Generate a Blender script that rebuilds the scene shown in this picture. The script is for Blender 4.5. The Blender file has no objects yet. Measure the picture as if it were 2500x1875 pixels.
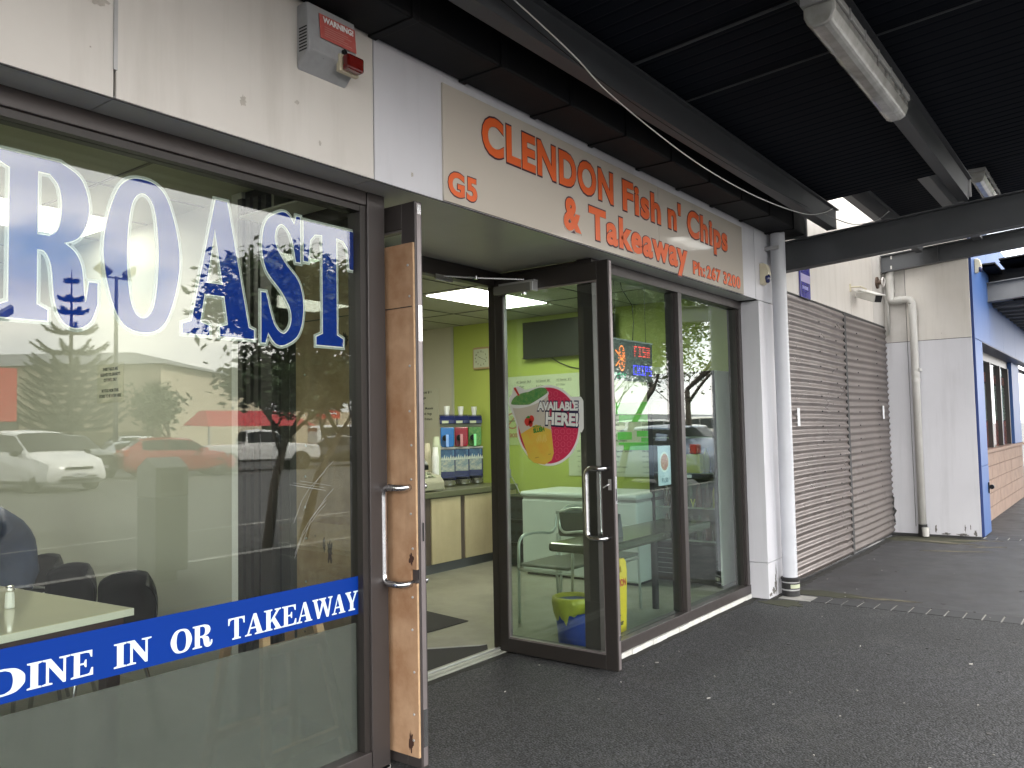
import bpy, bmesh, math, random
from mathutils import Vector, Matrix
random.seed(7)
R = math.radians
sc = bpy.context.scene
COL = sc.collection

# ---------------------------------------------------------------- camera
F, YAW, PITCH, ROLL = 2009.601, 0.925622, 0.05534, -0.0197996
CAM = Vector((0.0, -2.661, 1.46))
def cam_axes():
    cy, sy, cp, sp = math.cos(YAW), math.sin(YAW), math.cos(PITCH), math.sin(PITCH)
    f = Vector((sy*cp, cy*cp, sp)); r = Vector((cy, -sy, 0)); u = r.cross(f)
    cr, sr = math.cos(ROLL), math.sin(ROLL)
    return cr*r + sr*u, -sr*r + cr*u, f
_r, _u, _f = cam_axes()
cd = bpy.data.cameras.new('camera'); cam = bpy.data.objects.new('camera', cd); COL.objects.link(cam)
cam.matrix_world = Matrix(((_r.x, _u.x, -_f.x, CAM.x), (_r.y, _u.y, -_f.y, CAM.y), (_r.z, _u.z, -_f.z, CAM.z), (0, 0, 0, 1)))
cd.sensor_width = 36; cd.lens = F*36/2500; cd.clip_start = 0.05; cd.clip_end = 3000
sc.camera = cam

# ---------------------------------------------------------------- world, sun, exposure
SUN_EL, SUN_AZ = R(38), R(150)          # sun stands behind the shop row, veiled by cloud
wd = bpy.data.worlds.new("World"); sc.world = wd; wd.use_nodes = True
nt = wd.node_tree; nt.nodes.clear()
def N(t, kind, **kw):
    n = t.nodes.new(kind)
    return n
wo = N(nt, 'ShaderNodeOutputWorld'); bg = N(nt, 'ShaderNodeBackground'); bg.inputs[1].default_value = 0.12
sky = N(nt, 'ShaderNodeTexSky'); sky.sky_type = 'NISHITA'; sky.sun_disc = False
sky.sun_elevation = SUN_EL; sky.sun_rotation = R(30)
tc = N(nt, 'ShaderNodeTexCoord'); mp = N(nt, 'ShaderNodeMapping'); mp.inputs['Scale'].default_value = (1.0, 1.0, 2.6)
ns = N(nt, 'ShaderNodeTexNoise'); ns.inputs['Scale'].default_value = 2.6; ns.inputs['Detail'].default_value = 7; ns.inputs['Roughness'].default_value = 0.55; ns.inputs['Distortion'].default_value = 0.3
cr = N(nt, 'ShaderNodeValToRGB'); cr.color_ramp.elements[0].position = 0.30; cr.color_ramp.elements[1].position = 0.44
ns2 = N(nt, 'ShaderNodeTexNoise'); ns2.inputs['Scale'].default_value = 5.5; ns2.inputs['Detail'].default_value = 6
cr2 = N(nt, 'ShaderNodeValToRGB')
cr2.color_ramp.elements[0].position = 0.36; cr2.color_ramp.elements[0].color = (5.6, 5.6, 5.8, 1)
cr2.color_ramp.elements[1].position = 0.66; cr2.color_ramp.elements[1].color = (9.6, 9.2, 8.5, 1)
mx = N(nt, 'ShaderNodeMix'); mx.data_type = 'RGBA'
L = nt.links.new
L(tc.outputs['Generated'], mp.inputs[0]); L(mp.outputs[0], ns.inputs['Vector']); L(mp.outputs[0], ns2.inputs['Vector'])
L(ns.outputs[0], cr.inputs[0]); L(ns2.outputs[0], cr2.inputs[0])
L(cr.outputs[0], mx.inputs['Factor']); L(sky.outputs[0], mx.inputs['A']); L(cr2.outputs[0], mx.inputs['B'])
L(mx.outputs['Result'], bg.inputs[0]); L(bg.outputs[0], wo.inputs[0])
sd = bpy.data.lights.new('sun', 'SUN'); sd.energy = 1.5; sd.angle = R(12); sd.color = (1.0, 0.95, 0.87)
sun = bpy.data.objects.new('sun', sd); COL.objects.link(sun)
_sv = Vector((math.sin(R(30))*math.cos(SUN_EL), math.cos(R(30))*math.cos(SUN_EL), math.sin(SUN_EL)))
sun.rotation_euler = _sv.to_track_quat('Z', 'Y').to_euler()
sc.view_settings.view_transform = 'Standard'; sc.view_settings.look = 'None'; sc.view_settings.gamma = 1
sc.view_settings.exposure = 2.88
sc.render.engine = 'CYCLES'
sc.cycles.use_denoising = True
sc.cycles.max_bounces = 8; sc.cycles.diffuse_bounces = 4; sc.cycles.glossy_bounces = 4
sc.cycles.transparent_max_bounces = 24; sc.cycles.transmission_bounces = 8
sc.cycles.caustics_reflective = False; sc.cycles.caustics_refractive = False
sc.cycles.sample_clamp_indirect = 6

# ---------------------------------------------------------------- materials
MATS = {}
def mk(name):
    m = bpy.data.materials.new(name); m.use_nodes = True; t = m.node_tree; t.nodes.clear()
    o = t.nodes.new('ShaderNodeOutputMaterial'); return m, t, o
def P(name, col, rough=0.5, metal=0.0, spec=0.5, var=0.0, scale=6.0, bump=0.0, bscale=60.0, col2=None, streak=None, coat=0.0, speck=None, emit=None, est=1.0, rvar=0.0):
    """principled with procedural mottling: col2 = dirt colour mixed by noise (var = amount), streak = stretched vertical dirt"""
    if name in MATS: return MATS[name]
    m, t, o = mk(name); b = t.nodes.new('ShaderNodeBsdfPrincipled'); t.links.new(b.outputs[0], o.inputs[0])
    b.inputs['Base Color'].default_value = (*col, 1); b.inputs['Roughness'].default_value = rough
    b.inputs['Metallic'].default_value = metal; b.inputs['Specular IOR Level'].default_value = spec
    if coat: b.inputs['Coat Weight'].default_value = coat; b.inputs['Coat Roughness'].default_value = 0.06
    tc = t.nodes.new('ShaderNodeTexCoord'); src = None
    def noise(sc_, det=5, vec=None, rgh=0.6):
        n = t.nodes.new('ShaderNodeTexNoise'); n.inputs['Scale'].default_value = sc_; n.inputs['Detail'].default_value = det; n.inputs['Roughness'].default_value = rgh
        t.links.new(vec or tc.outputs['Object'], n.inputs['Vector']); return n
    def mixc(fac, a, bcol):
        x = t.nodes.new('ShaderNodeMix'); x.data_type = 'RGBA'; t.links.new(fac, x.inputs['Factor'])
        if isinstance(a, tuple): x.inputs['A'].default_value = (*a, 1)
        else: t.links.new(a, x.inputs['A'])
        if isinstance(bcol, tuple): x.inputs['B'].default_value = (*bcol, 1)
        else: t.links.new(bcol, x.inputs['B'])
        return x.outputs['Result']
    def ramp(inp, p0, p1, v0=0.0, v1=1.0):
        r = t.nodes.new('ShaderNodeMapRange'); r.inputs['From Min'].default_value = p0; r.inputs['From Max'].default_value = p1
        r.inputs['To Min'].default_value = v0; r.inputs['To Max'].default_value = v1; t.links.new(inp, r.inputs['Value']); return r.outputs[0]
    cur = col
    if var:
        c2 = col2 or tuple(c*0.6 for c in col)
        n = noise(scale); cur = mixc(ramp(n.outputs[0], 0.38, 0.72, 0, var), cur, c2)
    if streak:
        mp = t.nodes.new('ShaderNodeMapping'); mp.inputs['Scale'].default_value = (4.5, 4.5, 0.4); t.links.new(tc.outputs['Object'], mp.inputs[0])
        n = noise(1.6, 6, mp.outputs[0]); cur = mixc(ramp(n.outputs[0], 0.5, 0.78, 0, streak[1]), cur, streak[0])
    if speck:
        v = t.nodes.new('ShaderNodeTexVoronoi'); v.inputs['Scale'].default_value = speck[1]; t.links.new(tc.outputs['Object'], v.inputs['Vector'])
        cur = mixc(ramp(v.outputs['Distance'], speck[2], speck[2]*0.6, 0, 1), cur, speck[0])
    if not isinstance(cur, tuple): t.links.new(cur, b.inputs['Base Color'])
    if rvar:
        n = noise(scale*2.3); t.links.new(ramp(n.outputs[0], 0.3, 0.7, max(0.02, rough-rvar), min(1, rough+rvar)), b.inputs['Roughness'])
    if bump:
        n = noise(bscale, 4); bp = t.nodes.new('ShaderNodeBump'); bp.inputs['Strength'].default_value = bump; bp.inputs['Distance'].default_value = 0.004
        t.links.new(n.outputs[0], bp.inputs['Height']); t.links.new(bp.outputs[0], b.inputs['Normal'])
    if emit: b.inputs['Emission Color'].default_value = (*emit, 1); b.inputs['Emission Strength'].default_value = est
    MATS[name] = m; return m
def EM(name, col, st):
    if name in MATS: return MATS[name]
    m, t, o = mk(name); e = t.nodes.new('ShaderNodeEmission'); e.inputs[0].default_value = (*col, 1); e.inputs[1].default_value = st
    t.links.new(e.outputs[0], o.inputs[0]); MATS[name] = m; return m
def GLASS(name, tint=(0.93, 0.97, 0.94), f0=0.036, dirt=0.03):
    if name in MATS: return MATS[name]
    m, t, o = mk(name)
    tr = t.nodes.new('ShaderNodeBsdfTransparent'); tr.inputs[0].default_value = (*tint, 1)
    gl = t.nodes.new('ShaderNodeBsdfGlossy'); gl.inputs['Roughness'].default_value = 0.0; gl.inputs[0].default_value = (1, 1, 1, 1)
    lw = t.nodes.new('ShaderNodeLayerWeight'); lw.inputs[0].default_value = 0.5
    pw = t.nodes.new('ShaderNodeMath'); pw.operation = 'POWER'; pw.inputs[1].default_value = 5
    ml = t.nodes.new('ShaderNodeMath'); ml.operation = 'MULTIPLY_ADD'; ml.inputs[1].default_value = 1-f0; ml.inputs[2].default_value = f0
    L = t.links.new; L(lw.outputs['Facing'], pw.inputs[0]); L(pw.outputs[0], ml.inputs[0])
    mx = t.nodes.new('ShaderNodeMixShader'); L(ml.outputs[0], mx.inputs[0]); L(tr.outputs[0], mx.inputs[1]); L(gl.outputs[0], mx.inputs[2])
    df = t.nodes.new('ShaderNodeBsdfDiffuse'); df.inputs[0].default_value = (0.5, 0.52, 0.5, 1)
    tc = t.nodes.new('ShaderNodeTexCoord'); mp = t.nodes.new('ShaderNodeMapping'); mp.inputs['Scale'].default_value = (3, 3, 1.1); L(tc.outputs['Object'], mp.inputs[0])
    n = t.nodes.new('ShaderNodeTexNoise'); n.inputs['Scale'].default_value = 2.2; n.inputs['Detail'].default_value = 6; L(mp.outputs[0], n.inputs['Vector'])
    mr = t.nodes.new('ShaderNodeMapRange'); mr.inputs['From Min'].default_value = 0.42; mr.inputs['From Max'].default_value = 0.75; mr.inputs['To Max'].default_value = dirt; L(n.outputs[0], mr.inputs['Value'])
    m2 = t.nodes.new('ShaderNodeMixShader'); L(mr.outputs[0], m2.inputs[0]); L(mx.outputs[0], m2.inputs[1]); L(df.outputs[0], m2.inputs[2])
    L(m2.outputs[0], o.inputs[0]); MATS[name] = m; return m
def FROST(name):
    m, t, o = mk(name); L = t.links.new
    rf = t.nodes.new('ShaderNodeBsdfRefraction'); rf.inputs['Roughness'].default_value = 0.27; rf.inputs['IOR'].default_value = 1.12; rf.inputs[0].default_value = (0.66, 0.68, 0.70, 1)
    df = t.nodes.new('ShaderNodeBsdfDiffuse'); df.inputs[0].default_value = (0.36, 0.365, 0.345, 1)
    mx = t.nodes.new('ShaderNodeMixShader'); mx.inputs[0].default_value = 0.30; L(rf.outputs[0], mx.inputs[1]); L(df.outputs[0], mx.inputs[2]); L(mx.outputs[0], o.inputs[0])
    MATS[name] = m; return m
def SHEER(name, col, a):
    m, t, o = mk(name); L = t.links.new
    tr = t.nodes.new('ShaderNodeBsdfTransparent'); df = t.nodes.new('ShaderNodeBsdfDiffuse'); df.inputs[0].default_value = (*col, 1)
    mx = t.nodes.new('ShaderNodeMixShader'); mx.inputs[0].default_value = a; L(tr.outputs[0], mx.inputs[1]); L(df.outputs[0], mx.inputs[2]); L(mx.outputs[0], o.inputs[0])
    MATS[name] = m; return m

M = dict(
 panel=P('facade_panel', (0.68, 0.65, 0.605), 0.42, var=0.6, col2=(0.56, 0.53, 0.48), scale=1.3, streak=((0.42, 0.39, 0.34), 0.45), bump=0.05, bscale=25, speck=((0.25, 0.22, 0.18), 5.5, 0.028)),
 panel_b=P('facade_panel_bluish', (0.65, 0.65, 0.685), 0.4, var=0.5, col2=(0.54, 0.54, 0.57), scale=1.3, streak=((0.36, 0.36, 0.37), 0.34), bump=0.05, bscale=25),
 dirty=P('dirty_panel', (0.62, 0.60, 0.57), 0.5, var=0.7, col2=(0.42, 0.40, 0.37), scale=2.0, streak=((0.28, 0.26, 0.23), 0.45), bump=0.08, bscale=30, speck=((0.2, 0.18, 0.15), 3.5, 0.03)),
 soffit=P('soffit_sheet', (0.70, 0.71, 0.68), 0.33, var=0.3, scale=1.5),
 gap=P('joint_dark', (0.05, 0.05, 0.05), 0.8),
 bronze=P('bronze_aluminium', (0.058, 0.050, 0.048), 0.38, metal=0.25, var=0.25, col2=(0.042, 0.036, 0.034), scale=9, rvar=0.06),
 bronze_d=P('bronze_dark', (0.028, 0.024, 0.022), 0.42, metal=0.2, var=0.2, scale=8),
 edge=P('mill_edge', (0.26, 0.23, 0.23), 0.35, metal=0.5, var=0.3, scale=12),
 steel=P('brushed_steel', (0.62, 0.62, 0.63), 0.24, metal=1.0, bump=0.02, bscale=200, rvar=0.05),
 chrome=P('chrome', (0.75, 0.75, 0.75), 0.12, metal=1.0),
 alu=P('satin_aluminium', (0.5, 0.5, 0.5), 0.4, metal=0.7, var=0.3, scale=20),
 glass=GLASS('window_glass', dirt=.010), glass_f=GLASS('shopfront_glass', (0.84, 0.92, 0.89), 0.040, 0.010), glass_r=GLASS('large_pane_glass', (0.90, 0.93, 0.90), 0.046, 0.010),
 frost=FROST('frosted_film'),
 blue=P('blue_vinyl', (0.0, 0.030, 0.30), 0.6, spec=0.1, var=0.25, col2=(0.002, 0.035, 0.31), scale=4),
 blue2=P('blue_band_vinyl', (0.0, 0.030, 0.24), 0.55, spec=0.15, var=0.3, col2=(0.001, 0.032, 0.21), scale=5),
 white_v=P('white_vinyl', (0.80, 0.86, 0.84), 0.5), white_l=P('white_line_vinyl', (0.92, 0.93, 0.92), 0.5),
 pale_v=SHEER('pale_border_film', (0.74, 0.78, 0.76), 0.42),
 band_l=P('band_letter_vinyl', (0.66, 0.80, 0.84), 0.5),
 orange=P('sign_orange', (0.80, 0.145, 0.035), 0.3, var=0.25, col2=(0.62, 0.10, 0.03), scale=3), outline=P('sign_outline', (0.05, 0.012, 0.03), 0.35),
 ply=P('plywood', (0.47, 0.30, 0.18), 0.62, var=0.95, col2=(0.28, 0.14, 0.065), scale=5.5, streak=((0.19, 0.095, 0.045), 0.6), bump=0.15, bscale=50, speck=((0.06, 0.03, 0.02), 7, 0.05)),
 ply_e=P('plywood_edge', (0.50, 0.33, 0.19), 0.7, var=0.6, scale=30),
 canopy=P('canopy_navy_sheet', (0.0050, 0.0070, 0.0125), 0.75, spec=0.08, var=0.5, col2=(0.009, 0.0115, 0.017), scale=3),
 steelwork=P('steelwork_grey', (0.080, 0.085, 0.092), 0.5, spec=0.35, var=0.5, col2=(0.056, 0.060, 0.064), scale=3, bump=0.03),
 steel_l=P('steelwork_light', (0.16, 0.165, 0.17), 0.5, var=0.5, scale=3),
 duct=P('duct_charcoal', (0.009, 0.010, 0.012), 0.6, spec=0.12, var=0.6, col2=(0.020, 0.018, 0.017), scale=3.5, bump=0.05, speck=((0.10, 0.08, 0.06), 9, 0.03)),
 rubber=P('black_rubber', (0.012, 0.012, 0.012), 0.6), black=P('black_plastic', (0.008, 0.008, 0.009), 0.4, spec=0.25, var=0.3, scale=6), blackm=P('matt_black', (0.02, 0.02, 0.02), 0.8),
 white=P('white_plastic', (0.80, 0.81, 0.78), 0.4, var=0.2, col2=(0.6, 0.59, 0.54), scale=8), cream=P('cream_plastic', (0.62, 0.57, 0.42), 0.45, var=0.35, col2=(0.42, 0.36, 0.24), scale=14),
 grey=P('grey_plastic', (0.30, 0.30, 0.29), 0.45, var=0.2, scale=8),
 pvc=P('painted_pvc', (0.60, 0.595, 0.565), 0.42, var=0.45, col2=(0.40, 0.38, 0.34), scale=3.5, streak=((0.24, 0.22, 0.19), 0.45)),
 pipe_g=P('downpipe_grey', (0.56, 0.575, 0.61), 0.36, var=0.3, scale=2, streak=((0.35, 0.35, 0.36), 0.3)),
 green=P('lime_wall', (0.37, 0.44, 0.085), 0.6, var=0.3, col2=(0.32, 0.38, 0.07), scale=1.5), olive=P('pale_olive_wall', (0.46, 0.46, 0.39), 0.55, var=0.35, col2=(0.40, 0.40, 0.345), scale=1.2),
 cwall=P('cream_wall', (0.52, 0.50, 0.38), 0.6, var=0.2, scale=1.2), ceil=P('ceiling_tile', (0.42, 0.43, 0.34), 0.75, var=0.2, scale=7, bump=0.1, bscale=90), tline=P('ceiling_grid', (0.10, 0.10, 0.08), 0.6),
 vinylf=P('vinyl_floor', (0.26, 0.255, 0.20), 0.42, var=0.6, col2=(0.17, 0.165, 0.13), scale=2.2, rvar=0.1, bump=0.02), carpet=P('entrance_mat', (0.020, 0.019, 0.018), 0.9, bump=0.6, bscale=160),
 cream_wood=P('pale_laminate', (0.58, 0.49, 0.31), 0.45, var=0.6, col2=(0.44, 0.36, 0.21), scale=3.2, streak=((0.40, 0.32, 0.19), 0.5)), brown=P('brown_trim', (0.11, 0.085, 0.07), 0.5, var=0.3),
 ctop=P('counter_edge_olive', (0.14, 0.145, 0.09), 0.35, var=0.2), freezer=P('freezer_white', (0.55, 0.60, 0.57), 0.35, var=0.3, col2=(0.45, 0.49, 0.46), scale=3),
 navy=P('navy_plastic', (0.012, 0.018, 0.085), 0.22, coat=0.5), table_d=P('dark_green_tabletop', (0.045, 0.052, 0.028), 0.16, var=0.3, scale=5),
 yellow=P('safety_yellow', (0.80, 0.55, 0.015), 0.42, var=0.2, col2=(0.62, 0.40, 0.02), scale=10), yellowbag=P('yellow_bag', (0.42, 0.40, 0.05), 0.4, var=0.5, scale=14, bump=0.5, bscale=30),
 red=P('red_print', (0.55, 0.02, 0.015), 0.5), bluep=P('blue_plastic', (0.01, 0.03, 0.22), 0.4), paper=P('paper', (0.47, 0.51, 0.36), 0.7, var=0.15, scale=5), paper_w=P('white_paper', (0.72, 0.74, 0.76), 0.7), ink=P('ink', (0.035, 0.04, 0.03), 0.7), ink_f=P('faded_ink', (0.14, 0.16, 0.10), 0.7),
 pink=P('decal_pink', (0.50, 0.022, 0.075), 0.45, var=0.25, col2=(0.40, 0.018, 0.06), scale=9), pink2=P('decal_pink_ring', (0.72, 0.15, 0.22), 0.45), gdec=P('slush_green', (0.05, 0.22, 0.055), 0.5, var=0.8, col2=(0.22, 0.34, 0.10), scale=40, bump=0.5, bscale=90),
 decw=P('decal_white', (0.66, 0.68, 0.64), 0.45), decy=P('decal_yellow', (0.60, 0.44, 0.06), 0.45, var=0.6, col2=(0.66, 0.30, 0.04), scale=12), deccream=P('decal_cream', (0.50, 0.46, 0.36), 0.45, var=0.5, col2=(0.42, 0.40, 0.42), scale=9), decnavy=P('decal_navy', (0.014, 0.012, 0.055), 0.45), decred=P('decal_red', (0.5, 0.03, 0.02), 0.45), decgr=P('decal_dark_green', (0.03, 0.20, 0.03), 0.45),
 lime=P('fluoro_green_tape', (0.09, 0.50, 0.05), 0.5, var=0.4, col2=(0.16, 0.50, 0.08), scale=22),
 tabletop=P('cream_laminate', (0.66, 0.63, 0.44), 0.12, var=0.2, scale=2, coat=0.3), tedge=P('table_edge', (0.80, 0.80, 0.68), 0.4), mahog=P('mahogany', (0.045, 0.018, 0.015), 0.35, var=0.4, scale=6),
 jacket=P('navy_jacket', (0.022, 0.038, 0.09), 0.75, var=0.5, col2=(0.02, 0.03, 0.06), scale=9, bump=0.4, bscale=30), trouser=P('charcoal_trousers', (0.02, 0.022, 0.024), 0.8, bump=0.3), skin=P('skin', (0.28, 0.15, 0.095), 0.55), hair=P('black_hair', (0.012, 0.010, 0.009), 0.55, bump=0.5, bscale=200),
 wood=P('light_timber', (0.62, 0.40, 0.22), 0.55, var=0.5, scale=12), brick=P('tan_block', (0.29, 0.205, 0.16), 0.85, var=0.7, col2=(0.20, 0.14, 0.11), scale=5, bump=0.35, bscale=60), mortar=P('mortar', (0.17, 0.12, 0.09), 0.9),
 bluewall=P('blue_paint', (0.045, 0.105, 0.28), 0.5, spec=0.3, var=0.25, col2=(0.04, 0.09, 0.24), scale=1.5, streak=((0.09, 0.17, 0.38), 0.35)),
 bark=P('bark', (0.075, 0.055, 0.04), 0.9, var=0.5, scale=12, bump=0.6, bscale=30), leaf=P('tree_leaves', (0.035, 0.065, 0.022), 0.55, var=0.7, col2=(0.075, 0.095, 0.03), scale=3), leaf2=P('pine_needles', (0.028, 0.05, 0.022), 0.7, var=0.5, scale=2), leaf3=P('bush_leaves', (0.07, 0.08, 0.03), 0.7, var=0.6, scale=3),
 tyre=P('tyre', (0.015, 0.015, 0.016), 0.75), cglass=P('car_glass', (0.012, 0.015, 0.016), 0.12, spec=0.22), hlamp=P('headlamp', (0.55, 0.58, 0.58), 0.1, metal=0.4), tlamp=P('tail_lamp', (0.5, 0.03, 0.015), 0.2), amber=P('amber_lamp', (0.7, 0.22, 0.03), 0.2),
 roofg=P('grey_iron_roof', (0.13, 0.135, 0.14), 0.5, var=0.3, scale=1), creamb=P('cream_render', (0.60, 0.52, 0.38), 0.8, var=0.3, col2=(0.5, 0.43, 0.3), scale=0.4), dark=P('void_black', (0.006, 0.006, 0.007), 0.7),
 kerb=P('kerb_concrete', (0.42, 0.41, 0.38), 0.85, var=0.6, col2=(0.25, 0.24, 0.22), scale=6, bump=0.3), strip=P('white_base_strip', (0.66, 0.66, 0.62), 0.6, var=0.6, col2=(0.38, 0.37, 0.34), scale=8, bump=0.3, bscale=40), gray_step=P('threshold_paint', (0.30, 0.31, 0.26), 0.5, var=0.5, scale=7),
)
# corrugated, asphalt and other special materials
def asphalt():
    m, t, o = mk('asphalt'); b = t.nodes.new('ShaderNodeBsdfPrincipled'); L = t.links.new; L(b.outputs[0], o.inputs[0])
    tc = t.nodes.new('ShaderNodeTexCoord')
    def noise(s, d=4, r=0.6):
        n = t.nodes.new('ShaderNodeTexNoise'); n.inputs['Scale'].default_value = s; n.inputs['Detail'].default_value = d; n.inputs['Roughness'].default_value = r; L(tc.outputs['Object'], n.inputs['Vector']); return n.outputs[0]
    def rmp(i, a, c, v0=0, v1=1):
        r = t.nodes.new('ShaderNodeMapRange'); r.inputs['From Min'].default_value = a; r.inputs['From Max'].default_value = c; r.inputs['To Min'].default_value = v0; r.inputs['To Max'].default_value = v1; L(i, r.inputs['Value']); return r.outputs[0]
    def mix(f, A, B):
        x = t.nodes.new('ShaderNodeMix'); x.data_type = 'RGBA'; L(f, x.inputs['Factor'])
        for k, v in (('A', A), ('B', B)):
            if isinstance(v, tuple): x.inputs[k].default_value = (*v, 1)
            else: L(v, x.inputs[k])
        return x.outputs['Result']
    v = t.nodes.new('ShaderNodeTexVoronoi'); v.inputs['Scale'].default_value = 95; L(tc.outputs['Object'], v.inputs['Vector'])
    sep = t.nodes.new('ShaderNodeSeparateColor'); L(v.outputs['Color'], sep.inputs[0])
    c = mix(rmp(sep.outputs[0], 0.1, 0.9), (0.031, 0.032, 0.035), (0.090, 0.092, 0.097))
    c = mix(rmp(v.outputs['Distance'], 0.35, 0.75, 0, 0.75), c, (0.014, 0.014, 0.014))
    c = mix(rmp(noise(0.9, 6), 0.4, 0.72, 0, 0.55), c, (0.030, 0.030, 0.028))
    c = mix(rmp(noise(3.1, 5), 0.55, 0.75, 0, 0.4), c, (0.085, 0.084, 0.08))
    L(c, b.inputs['Base Color']); b.inputs['Roughness'].default_value = 0.8; b.inputs['Specular IOR Level'].default_value = 0.35
    bp = t.nodes.new('ShaderNodeBump'); bp.inputs['Strength'].default_value = 0.9; bp.inputs['Distance'].default_value = 0.006; bp.invert = True
    L(v.outputs['Distance'], bp.inputs['Height']); L(bp.outputs[0], b.inputs['Normal'])
    return m
M['asphalt'] = asphalt()
M['asphalt_s'] = P('smooth_asphalt', (0.043, 0.044, 0.048), 0.6, var=0.9, col2=(0.027, 0.027, 0.029), scale=2.2, streak=((0.055, 0.05, 0.035), 0.35), bump=0.35, bscale=120, rvar=0.12)
M['carpark'] = P('carpark_asphalt', (0.055, 0.055, 0.056), 0.8, var=0.5, scale=0.5, bump=0.2)
M['paver'] = P('dark_paver', (0.040, 0.041, 0.044), 0.75, var=0.5, scale=9, bump=0.3); M['pjoint'] = P('sandy_joint', (0.40, 0.39, 0.36), 0.9, var=0.5, col2=(0.05, 0.05, 0.05), scale=9)
M['moss'] = P('moss_stain', (0.034, 0.036, 0.016), 0.9, var=0.6, col2=(0.05, 0.047, 0.03), scale=12, bump=0.4)
M['shutter'] = P('shutter_iron', (0.200, 0.172, 0.160), 0.34, metal=0.55, var=0.5, col2=(0.13, 0.108, 0.10), scale=2.5, streak=((0.10, 0.085, 0.075), 0.3), rvar=0.08)
M['shutter2'] = P('shutter_iron_dull', (0.175, 0.155, 0.145), 0.55, metal=0.3, var=0.5, col2=(0.12, 0.105, 0.10), scale=2.5, streak=((0.10, 0.085, 0.075), 0.3))
M['signboard'] = P('sign_panel_gloss', (0.58, 0.53, 0.46), 0.10, var=0.15, col2=(0.5, 0.45, 0.38), scale=1, coat=0.5)

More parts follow.
